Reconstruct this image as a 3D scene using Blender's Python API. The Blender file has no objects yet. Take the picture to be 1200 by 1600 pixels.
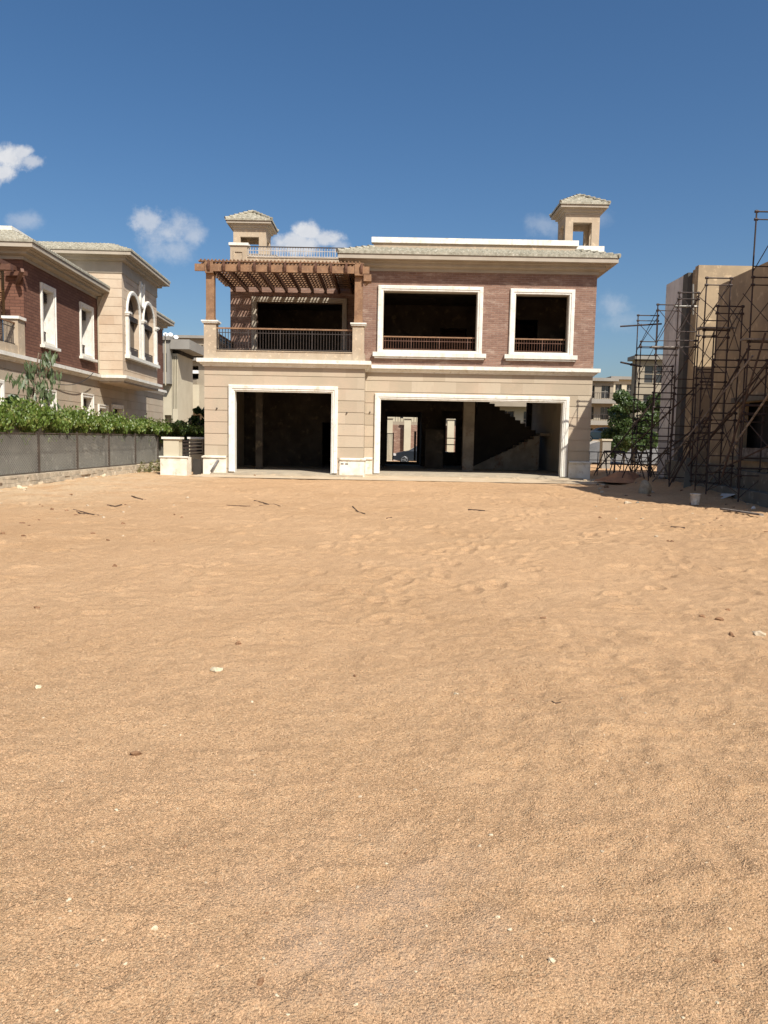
import bpy, bmesh, math, random
import numpy as np
random.seed(7); rng = np.random.default_rng(11)
R = math.radians
scene = bpy.context.scene
COL = scene.collection

# ------------------------------------------------------------------ camera geometry
FOC, EYE = 1200.0, 1.6
TH, RO = math.atan(116/FOC), R(1.06)
fw = np.array((0, math.cos(TH), -math.sin(TH))); u0 = np.array((0, math.sin(TH), math.cos(TH))); r0 = np.array((1., 0, 0))
cr = r0*math.cos(RO)+u0*math.sin(RO); cu = u0*math.cos(RO)-r0*math.sin(RO)
CAM = np.array((0, 0, EYE))
def ray(px, py): return fw*FOC+cr*(px-600)-cu*(py-800)
def at(px, py, Y=None, Z=None, X=None):
    d = ray(px, py)
    s = Y/d[1] if Y is not None else ((Z-EYE)/d[2] if Z is not None else X/d[0])
    return tuple(CAM+d*s)

# ------------------------------------------------------------------ ground height
def sstep(a, b, x):
    t = np.clip((x-a)/(b-a), 0, 1); return t*t*(3-2*t)
def ground_h(x, y):
    x = np.asarray(x, float); y = np.asarray(y, float)
    h = 0.30*sstep(8.7, 9.8, x)*sstep(19, 25, y)*(1-sstep(44, 50, y))
    h = h-0.30*sstep(46, 52, y)*(1-sstep(9, 13, x))
    h = h+1.55*sstep(13, 17, x)*sstep(52, 60, y)
    h = h+0.05*sstep(-6, -10, x)*sstep(18, 26, y)
    return h
def gh(x, y): return float(ground_h(x, y))

# ------------------------------------------------------------------ mesh builder
class MB:
    def __init__(s): s.v = []; s.f = []
    def add(s, vs, fs):
        b = len(s.v); s.v += [tuple(map(float, p)) for p in vs]; s.f += [tuple(i+b for i in f) for f in fs]
        return s
    def box(s, x0, x1, y0, y1, z0, z1):
        return s.add([(x0,y0,z0),(x1,y0,z0),(x1,y1,z0),(x0,y1,z0),(x0,y0,z1),(x1,y0,z1),(x1,y1,z1),(x0,y1,z1)],
              [(0,3,2,1),(4,5,6,7),(0,1,5,4),(1,2,6,5),(2,3,7,6),(3,0,4,7)])
    def tube(s, p0, p1, r0, r1=None, n=8):
        r1 = r0 if r1 is None else r1
        a = np.array(p0, float); b = np.array(p1, float); d = b-a; L = np.linalg.norm(d)
        if L < 1e-6: return s
        d /= L; t = np.array((0, 0, 1.)) if abs(d[2]) < .9 else np.array((1., 0, 0))
        e = np.cross(d, t); e /= np.linalg.norm(e); g = np.cross(d, e)
        vs = [a+(e*math.cos(k*2*math.pi/n)+g*math.sin(k*2*math.pi/n))*r0 for k in range(n)]+[b+(e*math.cos(k*2*math.pi/n)+g*math.sin(k*2*math.pi/n))*r1 for k in range(n)]
        return s.add(vs, [(k, (k+1) % n, n+(k+1) % n, n+k) for k in range(n)]+[tuple(range(n))[::-1], tuple(range(n, 2*n))])
    def path(s, pts, r, n=6):
        for a, b in zip(pts, pts[1:]): s.tube(a, b, r, r, n)
        return s
    def bar(s, p0, p1, w, h):                       # rectangular bar, h upwards
        a = np.array(p0, float); b = np.array(p1, float); d = b-a; d /= np.linalg.norm(d)
        up = np.array((0, 0, 1.)) if abs(d[2]) < .95 else np.array((0, 1., 0))
        e = np.cross(d, up); e /= np.linalg.norm(e); g = np.cross(e, d)
        vs = [q+e*i*w/2+g*j*h/2 for q in (a, b) for i, j in ((-1,-1),(1,-1),(1,1),(-1,1))]
        return s.add(vs, [(0,1,2,3),(7,6,5,4),(0,4,5,1),(1,5,6,2),(2,6,7,3),(3,7,4,0)])
    def prism(s, poly, mp0, mp1):                   # polygon between two maps
        n = len(poly)
        return s.add([mp0(*p) for p in poly]+[mp1(*p) for p in poly],
              [tuple(range(n))[::-1], tuple(range(n, 2*n))]+[(k, (k+1) % n, n+(k+1) % n, n+k) for k in range(n)])
    def wall(s, o, ux, n, t, u0, u1, z0, z1, holes=()):
        """wall in plane through o (xy) along ux, outward normal n, thickness t going inwards; holes (ua,ub,za,zb)"""
        us = sorted({u0, u1}|{min(max(c, u0), u1) for h in holes for c in h[:2]})
        zs = sorted({z0, z1}|{min(max(c, z0), z1) for h in holes for c in h[2:]})
        def solid(i, j):
            if i < 0 or j < 0 or i >= len(us)-1 or j >= len(zs)-1: return False
            cu_, cz_ = (us[i]+us[i+1])/2, (zs[j]+zs[j+1])/2
            return not any(h[0] < cu_ < h[1] and h[2] < cz_ < h[3] for h in holes)
        P = lambda u, z, d: (o[0]+ux[0]*u-n[0]*d, o[1]+ux[1]*u-n[1]*d, z)
        idx = {}
        def V(u, z, d):
            k = (round(u, 5), round(z, 5), d)
            if k not in idx: idx[k] = len(s.v); s.v.append(P(u, z, d))
            return idx[k]
        for i in range(len(us)-1):
            for j in range(len(zs)-1):
                if not solid(i, j): continue
                a, b, c, d = us[i], us[i+1], zs[j], zs[j+1]
                s.f.append((V(a,c,0), V(b,c,0), V(b,d,0), V(a,d,0)))
                s.f.append((V(a,d,t), V(b,d,t), V(b,c,t), V(a,c,t)))
                if not solid(i-1, j): s.f.append((V(a,c,0), V(a,d,0), V(a,d,t), V(a,c,t)))
                if not solid(i+1, j): s.f.append((V(b,c,0), V(b,c,t), V(b,d,t), V(b,d,0)))
                if not solid(i, j-1): s.f.append((V(a,c,0), V(a,c,t), V(b,c,t), V(b,c,0)))
                if not solid(i, j+1): s.f.append((V(a,d,0), V(b,d,0), V(b,d,t), V(a,d,t)))
        return s
    def sweep(s, path, prof, closed, mp):
        """path in 2D, profile (outward offset to the right of travel, h), mitred"""
        n = len(path); ps = [np.array(p, float) for p in path]; m = []
        for i in range(n):
            dn = []
            if closed or i > 0: d = ps[i]-ps[i-1]; dn.append(d/np.linalg.norm(d))
            if closed or i < n-1: d = ps[(i+1) % n]-ps[i]; dn.append(d/np.linalg.norm(d))
            ns = [np.array((d[1], -d[0])) for d in dn]
            if len(ns) == 2: q = ns[0]+ns[1]; q = q/max(1e-6, q.dot(q))*2
            else: q = ns[0]
            m.append(q)
        k = len(prof); vs = []
        for i in range(n):
            for (o, h) in prof:
                q = ps[i]+m[i]*o; vs.append(mp(q[0], q[1], h))
        fs = []
        for i in range(n if closed else n-1):
            j = (i+1) % n
            for a in range(k):
                b = (a+1) % k
                fs.append((i*k+a, j*k+a, j*k+b, i*k+b))
        if not closed: fs += [tuple(range(k)), tuple(range((n-1)*k, n*k))[::-1]]
        return s.add(vs, fs)
    def build(s, name, mat, parent=None, smooth=False, recalc=True, origin=None):
        me = bpy.data.meshes.new(name)
        off = np.array(ORG.get(parent.name, (0, 0, 0))) if parent else None
        if off is None:
            if origin is None:
                a = np.array(s.v); off = np.array(((a[:,0].min()+a[:,0].max())/2, (a[:,1].min()+a[:,1].max())/2, a[:,2].min()))
            else: off = np.array(origin, float)
        me.from_pydata([tuple(np.array(p)-off) for p in s.v], [], s.f); me.update()
        if recalc and len(s.f) < 60000:
            bm = bmesh.new(); bm.from_mesh(me); bmesh.ops.recalc_face_normals(bm, faces=bm.faces); bm.to_mesh(me); bm.free()
        if smooth: me.polygons.foreach_set('use_smooth', [True]*len(me.polygons))
        me.materials.append(mat)
        o = bpy.data.objects.new(name, me); COL.objects.link(o)
        if parent: o.parent = parent; ORG[o.name] = ORG.get(parent.name, (0, 0, 0))
        else: o.location = off; ORG[o.name] = tuple(off)
        return o
ORG = {}
def tag(o, label=None, cat=None, group=None, kind=None):
    if label: o['label'] = label
    if cat: o['category'] = cat
    if group: o['group'] = group
    if kind: o['kind'] = kind
    return o
def thing(name, label, cat, loc=(0,0,0), group=None, local=False):
    o = bpy.data.objects.new(name, None); COL.objects.link(o); o.empty_display_size = .2
    o.location = loc; ORG[o.name] = (0, 0, 0) if local else tuple(loc)   # local: parts given in the thing's own frame
    return tag(o, label, cat, group)
def np_mesh(name, verts, faces, mat, parent=None, loc=(0,0,0), smooth=False):
    me = bpy.data.meshes.new(name); nf = len(faces); k = faces.shape[1]
    me.vertices.add(len(verts)); me.vertices.foreach_set('co', (verts-np.array(loc)).astype(np.float32).ravel())
    me.loops.add(nf*k); me.loops.foreach_set('vertex_index', faces.astype(np.int32).ravel())
    me.polygons.add(nf); me.polygons.foreach_set('loop_start', np.arange(0, nf*k, k, dtype=np.int32)); me.polygons.foreach_set('loop_total', np.full(nf, k, dtype=np.int32))
    if smooth: me.polygons.foreach_set('use_smooth', np.ones(nf, dtype=bool))
    me.update(calc_edges=True); me.validate(); me.materials.append(mat)
    o = bpy.data.objects.new(name, me); COL.objects.link(o)
    if parent: o.parent = parent
    else: o.location = loc
    return o

# ------------------------------------------------------------------ materials
class NT:
    def __init__(s, name):
        s.m = bpy.data.materials.new(name); s.m.use_nodes = True; s.t = s.m.node_tree; s.n = s.t.nodes; s.l = s.t.links
        s.b = s.n['Principled BSDF']; s.tc = s.n.new('ShaderNodeTexCoord'); s.obj = s.tc.outputs['Object']
    def noise(s, scale, detail=4, rough=.55, vec=None, dist=0):
        n = s.n.new('ShaderNodeTexNoise'); n.inputs['Scale'].default_value = scale; n.inputs['Detail'].default_value = detail
        n.inputs['Roughness'].default_value = rough; n.inputs['Distortion'].default_value = dist
        s.l.new(vec or s.obj, n.inputs['Vector']); return n.outputs['Fac']
    def scale(s, v, vec=None):
        n = s.n.new('ShaderNodeVectorMath'); n.operation = 'MULTIPLY'; n.inputs[1].default_value = v; s.l.new(vec or s.obj, n.inputs[0]); return n.outputs[0]
    def ramp(s, x, a, b, ca=0., cb=1.):
        n = s.n.new('ShaderNodeMapRange'); n.inputs[1].default_value = a; n.inputs[2].default_value = b; n.inputs[3].default_value = ca; n.inputs[4].default_value = cb
        n.interpolation_type = 'SMOOTHSTEP'; s.l.new(x, n.inputs[0]); return n.outputs[0]
    def mix(s, f, a, b, mode='MIX'):
        n = s.n.new('ShaderNodeMix'); n.data_type = 'RGBA'; n.blend_type = mode
        for sock, v in ((n.inputs[0], f), (n.inputs[6], a), (n.inputs[7], b)):
            if isinstance(v, (int, float)): sock.default_value = v
            elif isinstance(v, tuple): sock.default_value = v+(1,) if len(v) == 3 else v
            else: s.l.new(v, sock)
        return n.outputs[2]
    def math(s, op, a, b=0.):
        n = s.n.new('ShaderNodeMath'); n.operation = op
        for i, v in enumerate((a, b)):
            if isinstance(v, (int, float)): n.inputs[i].default_value = v
            else: s.l.new(v, n.inputs[i])
        return n.outputs[0]
    def color(s, c):
        if isinstance(c, tuple): s.b.inputs['Base Color'].default_value = c+(1,)
        else: s.l.new(c, s.b.inputs['Base Color'])
    def bump(s, h, strength, dist=.01, normal=None):
        n = s.n.new('ShaderNodeBump'); n.inputs['Strength'].default_value = strength; n.inputs['Distance'].default_value = dist
        s.l.new(h, n.inputs['Height'])
        if normal: s.l.new(normal, n.inputs['Normal'])
        s.l.new(n.outputs[0], s.b.inputs['Normal']); return n.outputs[0]
    def rough(s, r, spec=.3): s.b.inputs['Roughness'].default_value = r; s.b.inputs['Specular IOR Level'].default_value = spec

def mottled(name, c1, c2, scale=2., rough=.85, c3=None, s3=14., bump=.25, bscale=60., streak=None, spec=.3, metal=0., lo=.35, hi=.65, dirt=None):
    t = NT(name); a = t.mix(t.ramp(t.noise(scale, 6, .6), lo, hi), c1, c2)
    if c3: a = t.mix(t.ramp(t.noise(s3, 4, .6), .55, .72), a, c3)
    if streak: a = t.mix(t.ramp(t.noise(1.0, 4, .6, t.scale((5, 5, .35))), .5, .8, 0, .6), a, streak)
    if dirt:
        f = t.ramp(t.noise(3., 5, .65, t.scale((1, 1, 1))), .52, .70, 0, .75)
        a = t.mix(f, a, dirt)
    t.color(a); t.rough(rough, spec); t.b.inputs['Metallic'].default_value = metal
    if bump: t.bump(t.noise(bscale, 3), bump, .01)
    return t.m

def brick_mat(name, ca, cb, mortar, smear, smear_amt=.5, bw=.26, bh=.075):
    t = NT(name); sep = t.n.new('ShaderNodeSeparateXYZ'); t.l.new(t.obj, sep.inputs[0])
    c = t.n.new('ShaderNodeCombineXYZ'); t.l.new(t.math('ADD', sep.outputs[0], sep.outputs[1]), c.inputs[0]); t.l.new(sep.outputs[2], c.inputs[1])
    b = t.n.new('ShaderNodeTexBrick'); t.l.new(c.outputs[0], b.inputs['Vector']); b.inputs['Scale'].default_value = 1
    b.inputs['Brick Width'].default_value = bw; b.inputs['Row Height'].default_value = bh; b.inputs['Mortar Size'].default_value = .011; b.inputs['Mortar Smooth'].default_value = .2
    b.inputs['Color1'].default_value = ca+(1,); b.inputs['Color2'].default_value = cb+(1,); b.inputs['Mortar'].default_value = mortar+(1,); b.inputs['Bias'].default_value = -.1
    w = t.n.new('ShaderNodeTexWhiteNoise')
    a = t.mix(t.ramp(t.noise(1.0, 3, .5, t.scale((4.0, 4.0, 13.5))), .3, .75, 0, .55), b.outputs['Color'], tuple(x*.62 for x in ca))
    a = t.mix(t.ramp(t.noise(1.5, 7, .72, t.scale((1, 1, 3.2))), .5, .72, 0, smear_amt), a, smear)
    a = t.mix(t.ramp(t.noise(.35, 5, .6), .35, .75, 0, .35), a, tuple(x*.75 for x in ca))
    t.color(a); t.rough(.9, .2)
    h = t.math('MULTIPLY', b.outputs['Fac'], -1); h2 = t.math('ADD', h, t.math('MULTIPLY', t.noise(40, 3), .6))
    t.bump(h2, .7, .01); return t.m

def stone_mat(name, ca, cb, cc):
    """cream limestone cladding: block-by-block tone, soft veins, pinkish patches"""
    t = NT(name); sep = t.n.new('ShaderNodeSeparateXYZ'); t.l.new(t.obj, sep.inputs[0])
    c = t.n.new('ShaderNodeCombineXYZ'); t.l.new(t.math('ADD', sep.outputs[0], sep.outputs[1]), c.inputs[0]); t.l.new(t.math('SUBTRACT', sep.outputs[2], .72-.465), c.inputs[1])
    b = t.n.new('ShaderNodeTexBrick'); t.l.new(c.outputs[0], b.inputs['Vector']); b.inputs['Scale'].default_value = 1
    b.inputs['Brick Width'].default_value = .93; b.inputs['Row Height'].default_value = .465; b.inputs['Mortar Size'].default_value = .003; b.inputs['Bias'].default_value = 0
    b.inputs['Color1'].default_value = ca+(1,); b.inputs['Color2'].default_value = cb+(1,); b.inputs['Mortar'].default_value = tuple(x*.8 for x in ca)+(1,)
    a = t.mix(t.ramp(t.noise(.7, 6, .62), .4, .68, 0, .8), b.outputs['Color'], cc)
    a = t.mix(t.ramp(t.noise(9, 5, .7, t.scale((1, 1, .5))), .5, .75, 0, .5), a, tuple(x*.78 for x in ca))
    a = t.mix(t.ramp(t.noise(1., 4, .6, t.scale((4, 4, .4))), .55, .8, 0, .4), a, tuple(x*1.15 for x in cb))
    t.color(a); t.rough(.85, .25); t.bump(t.noise(70, 3), .25, .006); return t.m

def leaf_mat(name, ca, cb, cc=None, trans=.25):
    t = NT(name); v = t.n.new('ShaderNodeTexVoronoi'); v.inputs['Scale'].default_value = 9; t.l.new(t.obj, v.inputs['Vector'])
    sx = t.n.new('ShaderNodeSeparateColor'); t.l.new(v.outputs['Color'], sx.inputs[0])
    a = t.mix(sx.outputs[0], ca, cb)
    if cc: a = t.mix(t.ramp(sx.outputs[1], .75, .95, 0, .9), a, cc)
    a = t.mix(t.ramp(t.noise(1.3, 3), .35, .7, 0, .5), a, ca)
    t.color(a); t.rough(.42, .45)
    tr = t.n.new('ShaderNodeBsdfTranslucent'); ms = t.n.new('ShaderNodeMixShader'); ms.inputs[0].default_value = trans
    t.l.new(t.mix(.5, a, (.25, .38, .04)), tr.inputs[0]); t.l.new(t.b.outputs[0], ms.inputs[1]); t.l.new(tr.outputs[0], ms.inputs[2])
    t.l.new(ms.outputs[0], t.n['Material Output'].inputs['Surface']); return t.m

def sand_mat():
    t = NT('sand')
    big = t.noise(.22, 5, .6); mid = t.noise(1.6, 6, .65); fine = t.noise(22, 5, .7); grain = t.noise(260, 4, .8)
    a = t.mix(t.ramp(big, .35, .68), (.555, .352, .194), (.49, .302, .158))
    a = t.mix(t.ramp(mid, .42, .72, 0, .5), a, (.62, .405, .23))
    a = t.mix(t.ramp(fine, .5, .8, 0, .3), a, (.38, .22, .112))
    v = t.n.new('ShaderNodeTexVoronoi'); v.inputs['Scale'].default_value = 115; t.l.new(t.obj, v.inputs['Vector'])
    sc = t.n.new('ShaderNodeSeparateColor'); t.l.new(v.outputs['Color'], sc.inputs[0])
    a = t.mix(t.ramp(sc.outputs[0], .72, .95, 0, .5), a, (.68, .49, .30))
    a = t.mix(t.ramp(sc.outputs[1], .80, .97, 0, .5), a, (.22, .125, .065))
    # paler dusty builder's rubble dust, back left
    sep = t.n.new('ShaderNodeSeparateXYZ'); t.l.new(t.obj, sep.inputs[0])
    L = t.math('MULTIPLY', t.ramp(sep.outputs[0], -4., -9.5), t.ramp(sep.outputs[1], 13, 20))
    L = t.math('MULTIPLY', L, t.ramp(t.noise(.8, 6, .65), .3, .62))
    a = t.mix(t.math('MULTIPLY', L, .75), a, (.56, .42, .265))
    # pinkish trodden patch close by and greyer right shoulder
    d = t.n.new('ShaderNodeVectorMath'); d.operation = 'DISTANCE'; t.l.new(t.obj, d.inputs[0]); d.inputs[1].default_value = (.05, 2.35, 0)
    pk = t.math('MULTIPLY', t.ramp(d.outputs['Value'], .9, .15), t.ramp(t.noise(3, 5, .6), .35, .65))
    a = t.mix(t.math('MULTIPLY', pk, .55), a, (.55, .39, .27))
    a = t.mix(t.math('MULTIPLY', t.ramp(sep.outputs[0], .6, 5.), t.ramp(t.noise(.6, 5, .6), .4, .7, 0, .45)), a, (.42, .265, .15))
    t.color(a); t.rough(.95, .12)
    b1 = t.bump(t.noise(6, 8, .72), .8, .07)
    n2 = t.n.new('ShaderNodeBump'); n2.inputs['Strength'].default_value = .8; n2.inputs['Distance'].default_value = .006
    t.l.new(t.math('ADD', t.math('MULTIPLY', v.outputs['Distance'], -1.6), t.math('MULTIPLY', grain, .9)), n2.inputs['Height']); t.l.new(b1, n2.inputs['Normal']); t.l.new(n2.outputs[0], t.b.inputs['Normal'])
    return t.m

M = dict(
 sand=sand_mat(),
 brick=brick_mat('weathered_pink_brick', (.285, .172, .125), (.185, .105, .08), (.30, .22, .175), (.44, .33, .26), .9, .30, .085),
 redbrick=brick_mat('dark_red_brick', (.20, .098, .066), (.135, .062, .044), (.065, .036, .028), (.24, .12, .08), .25, .42, .13),
 stone=stone_mat('cream_limestone', (.47, .40, .30), (.375, .31, .225), (.46, .36, .265)),
 stonebay=stone_mat('warm_limestone', (.54, .43, .315), (.47, .35, .245), (.57, .475, .36)),
 plaster=mottled('beige_plaster', (.43, .35, .255), (.37, .295, .21), 1.4, .9, (.62, .49, .34), 6, .25, 50, (.42, .31, .20)),
 cornice=mottled('grey_beige_cornice', (.40, .35, .28), (.35, .305, .24), 1.5, .85, None, 9, .15, 50, (.38, .32, .25)),
 white=mottled('white_painted_trim', (.74, .72, .66), (.66, .635, .56), 2.4, .7, (.56, .50, .40), 7, .15, 60, (.50, .44, .34), .3),
 dirtywhite=mottled('stained_white_plinth', (.74, .70, .61), (.62, .56, .45), 2.0, .85, (.48, .41, .31), 5, .3, 50, None, .2),
 tile=mottled('weathered_clay_tile', (.38, .355, .28), (.22, .205, .155), 6., .8, (.52, .49, .41), 11, .3, 60, None, .3, 0, .3, .7),
 wood=mottled('brown_stained_wood', (.27, .15, .077), (.18, .098, .052), 3., .6, (.30, .19, .11), 14, .3, 30, None, .4),
 woodin=mottled('dark_red_stained_wood', (.14, .068, .042), (.095, .044, .028), 3., .6, None, 14, .3, 30, None, .4),
 iron=mottled('dark_brown_iron', (.055, .040, .032), (.035, .027, .024), 6, .55, None, 9, .1, 80, None, .4),
 blackiron=mottled('black_painted_iron', (.022, .022, .024), (.03, .03, .032), 6, .45, None, 9, .1, 80, None, .5),
 greyrail=mottled('pale_grey_painted_steel', (.50, .46, .42), (.40, .37, .34), 6, .5, None, 9, .1, 80, None, .4),
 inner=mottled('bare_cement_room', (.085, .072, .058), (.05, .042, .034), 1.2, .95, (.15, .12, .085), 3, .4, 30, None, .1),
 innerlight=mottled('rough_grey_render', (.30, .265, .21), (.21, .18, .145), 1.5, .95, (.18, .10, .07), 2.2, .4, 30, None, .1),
 slab=mottled('dusty_concrete_slab', (.42, .36, .27), (.34, .29, .22), 1.8, .95, (.50, .40, .28), 4, .5, 40, None, .1),
 floor=mottled('dusty_concrete_floor', (.16, .135, .10), (.12, .10, .078), 1.8, .95, (.20, .16, .12), 4, .4, 40, None, .1),
 apron=mottled('sandy_concrete_apron', (.52, .42, .30), (.47, .36, .235), 1.3, .95, (.56, .47, .34), 3, .6, 30, None, .1),
 concrete=mottled('grey_concrete', (.175, .168, .14), (.125, .119, .098), .9, .92, (.29, .28, .24), 4, .4, 40, (.12, .115, .095), .2),
 kerb=mottled('pale_rubble_kerb', (.50, .42, .31), (.33, .28, .21), 3.2, .95, (.60, .53, .42), 9, .8, 25, None, .1),
 rubble=mottled('rubble_stone', (.46, .37, .26), (.38, .30, .20), 6, .95, (.58, .50, .38), 15, .6, 40, None, .1),
 palestone=mottled('pale_pebble', (.56, .49, .35), (.47, .39, .26), 20, .9, None, 9, .4, 80, None, .2),
 brownstone=mottled('brown_clod', (.27, .155, .085), (.17, .095, .052), 20, .95, None, 9, .5, 80, None, .1),
 wirey=mottled('galvanised_wire', (.27, .25, .21), (.22, .21, .185), 8, .5, None, 9, 0, 80, None, .5, .3),
 post=mottled('dull_steel_post', (.095, .075, .058), (.065, .052, .042), 4, .6, None, 9, .1, 80, None, .4, .2),
 rust=mottled('rust_red_scaffold_tube', (.048, .030, .025), (.032, .023, .020), 5, .65, (.085, .048, .035), 14, .2, 60, None, .35),
 palepole=mottled('cement_splashed_pole', (.26, .235, .21), (.13, .11, .095), 5, .8, (.42, .38, .32), 9, .4, 60, None, .2),
 render=mottled('tan_cement_render', (.40, .305, .195), (.29, .225, .15), .8, .95, (.55, .42, .27), 3.5, .5, 30, (.35, .26, .16), .1),
 rendergrey=mottled('pale_grey_primer', (.62, .60, .585), (.47, .45, .44), .8, .95, (.48, .46, .44), 3, .35, 30, (.28, .27, .26), .1),
 gapshade=mottled('dark_gap_shade', (.12, .115, .105), (.09, .088, .08), 1.0, .95, None, 3, .35, 30, None, .1),  # dark colour standing in for shade in the gap between walls
 farbeige=mottled('far_beige_render', (.31, .265, .20), (.26, .22, .165), .5, .9, None, 3, .1, 20, (.30, .25, .19), .2),  # far walls darkened in their colour to stand in for shade and haze
 fargrey=mottled('far_grey_render', (.27, .255, .225), (.23, .215, .19), .5, .9, None, 3, .1, 20, (.25, .235, .21), .2),
 farcream=mottled('far_cream_render', (.50, .45, .335), (.44, .39, .285), .5, .9, None, 3, .1, 20, None, .2),
 darkglass=mottled('dark_window_glass', (.02, .022, .025), (.03, .03, .032), 1, .12, None, 3, 0, 20, None, .6),
 shade=mottled('painted_shade', (.05, .045, .04), (.035, .032, .03), 1, .9, None, 3, 0, 20, None, .1),  # near-black colour that stands in for shade
 bark=mottled('grey_brown_bark', (.16, .12, .085), (.11, .085, .06), 8, .9, None, 9, .6, 30, None, .1),
 asphalt=mottled('street_asphalt', (.16, .15, .14), (.13, .125, .115), 2, .9, (.20, .185, .165), 20, .4, 90, None, .2),
 paving=mottled('street_paving', (.42, .38, .32), (.36, .32, .27), 2, .9, None, 9, .3, 60, None, .2),
 lawn=mottled('dry_lawn', (.12, .15, .045), (.18, .18, .07), 3, .95, None, 9, .5, 60, None, .1),
 redearth=mottled('reddish_earth', (.46, .24, .13), (.36, .18, .10), 3, .95, (.38, .20, .11), 9, .8, 25, None, .1),
 carblack=mottled('black_car_paint', (.018, .022, .028), (.022, .026, .032), 1, .18, None, 9, 0, 60, None, .6),
 carwhite=mottled('white_car_paint', (.72, .72, .70), (.70, .70, .69), 1, .2, None, 9, 0, 60, None, .6),
 carblue=mottled('blue_grey_car_paint', (.06, .13, .18), (.055, .12, .17), 1, .2, None, 9, 0, 60, None, .6),
 tyre=mottled('tyre_rubber', (.02, .02, .02), (.03, .03, .03), 5, .85, None, 9, .1, 60, None, .2),
 alloy=mottled('alloy_rim', (.55, .55, .56), (.5, .5, .5), 5, .3, None, 9, 0, 60, None, .5, .8),
 lamp=mottled('car_lamp', (.6, .58, .55), (.55, .5, .5), 5, .15, None, 9, 0, 60, None, .6),
 bucket=mottled('dirty_white_plastic', (.62, .60, .54), (.45, .42, .36), 9, .6, (.32, .26, .19), 14, .2, 60, None, .4),
 sack=mottled('dusty_woven_sack', (.42, .35, .25), (.32, .26, .18), 8, .95, None, 9, .7, 90, None, .1),
 board=mottled('white_board_sheet', (.66, .65, .62), (.58, .57, .53), 3, .6, None, 9, .1, 60, None, .3),
 stick=mottled('dark_dry_wood', (.075, .05, .035), (.12, .08, .055), 9, .9, None, 9, .4, 60, None, .1),
 pipe=mottled('grey_plastic_pipe', (.16, .15, .145), (.12, .115, .11), 9, .5, None, 9, .1, 60, None, .4),
 dishw=mottled('satellite_dish_white', (.7, .7, .68), (.62, .61, .6), 2, .5, None, 9, 0, 60, None, .4),
 ivy=leaf_mat('ivy_leaf', (.075, .12, .02), (.14, .20, .035), (.30, .32, .10)),
 darkleaf=leaf_mat('dark_shrub_leaf', (.03, .058, .018), (.05, .085, .025), None, .15),
 treeleaf=leaf_mat('street_tree_leaf', (.045, .075, .025), (.075, .115, .035), (.12, .16, .06), .2),
 paleleaf=leaf_mat('dusty_drooping_leaf', (.07, .10, .045), (.11, .15, .07), (.20, .24, .14), .2),
 weed=leaf_mat('dry_weed', (.13, .13, .05), (.20, .18, .08), None, .2),
)

# ------------------------------------------------------------------ helpers for building pieces
XZ = lambda y, s=-1: (lambda a, b, h: (a, y+s*h, b))           # wall facing the camera (plane y), h outwards
YZ = lambda x, s=1: (lambda a, b, h: (x+s*h, a, b))            # wall facing +x
XY = lambda a, b, h: (a, b, h)
FRAME = [(0,0),(0,.05),(.02,.07),(.07,.07),(.09,.095),(.20,.095),(.225,.075),(.225,0)]
FRAME_S = [(0,0),(0,.05),(.11,.05),(.13,.08),(.19,.08),(.19,0)]
def ring(u0_, u1_, z0_, z1_): return [(u0_, z0_), (u0_, z1_), (u1_, z1_), (u1_, z0_)][::-1]   # right of travel = outside
def frame_closed(mp, a, b, c, d, prof=FRAME):
    mb = MB(); pth = [(a, c), (b, c), (b, d), (a, d)]; mb.sweep(pth, prof, True, mp); return mb
def frame_open(mp, a, b, c, d, prof=FRAME):
    mb = MB(); pth = [(b, c), (b, d), (a, d), (a, c)]; mb.sweep(pth, prof, False, mp); return mb
GROOVE = .465
def grooves(z0, z1, u0_, u1_, start=.72, g=.021):
    out = []; k = math.ceil((z0-start)/GROOVE+1e-3)
    while start+k*GROOVE < z1-.05: z = start+k*GROOVE; out.append((u0_-1, u1_+1, z-g/2, z+g/2)); k += 1
    return out
def clad(mb, o, ux, n, u0_, u1_, z0, z1, holes=(), t=.3):
    """core wall with a course of proud stone slabs and real open grooves between them"""
    mb.wall((o[0]-n[0]*.025, o[1]-n[1]*.025), ux, n, t-.025, u0_, u1_, z0, z1, holes)
    mb.wall(o, ux, n, .024, u0_+.003, u1_-.003, z0+.003, z1-.003, [(h[0]-.003, h[1]+.003, h[2]-.003, h[3]+.003) for h in holes]+grooves(z0, z1, u0_, u1_))
CORN = [(-.12,0),(.05,0),(.05,.13),(.18,.15),(.28,.18),(.28,.29),(.44,.31),(.44,.35),(.66,.36),(.66,.56),(-.12,.56)]
STRING = [(-.1,0),(.05,0),(.07,.05),(.12,.07),(.16,.12),(.16,.145),(.25,.15),(.25,.30),(-.1,.30)]
def lift(prof, z, k=1., ko=1.): return [(o*ko if o > 0 else o, z+h*k) for o, h in prof]

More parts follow.
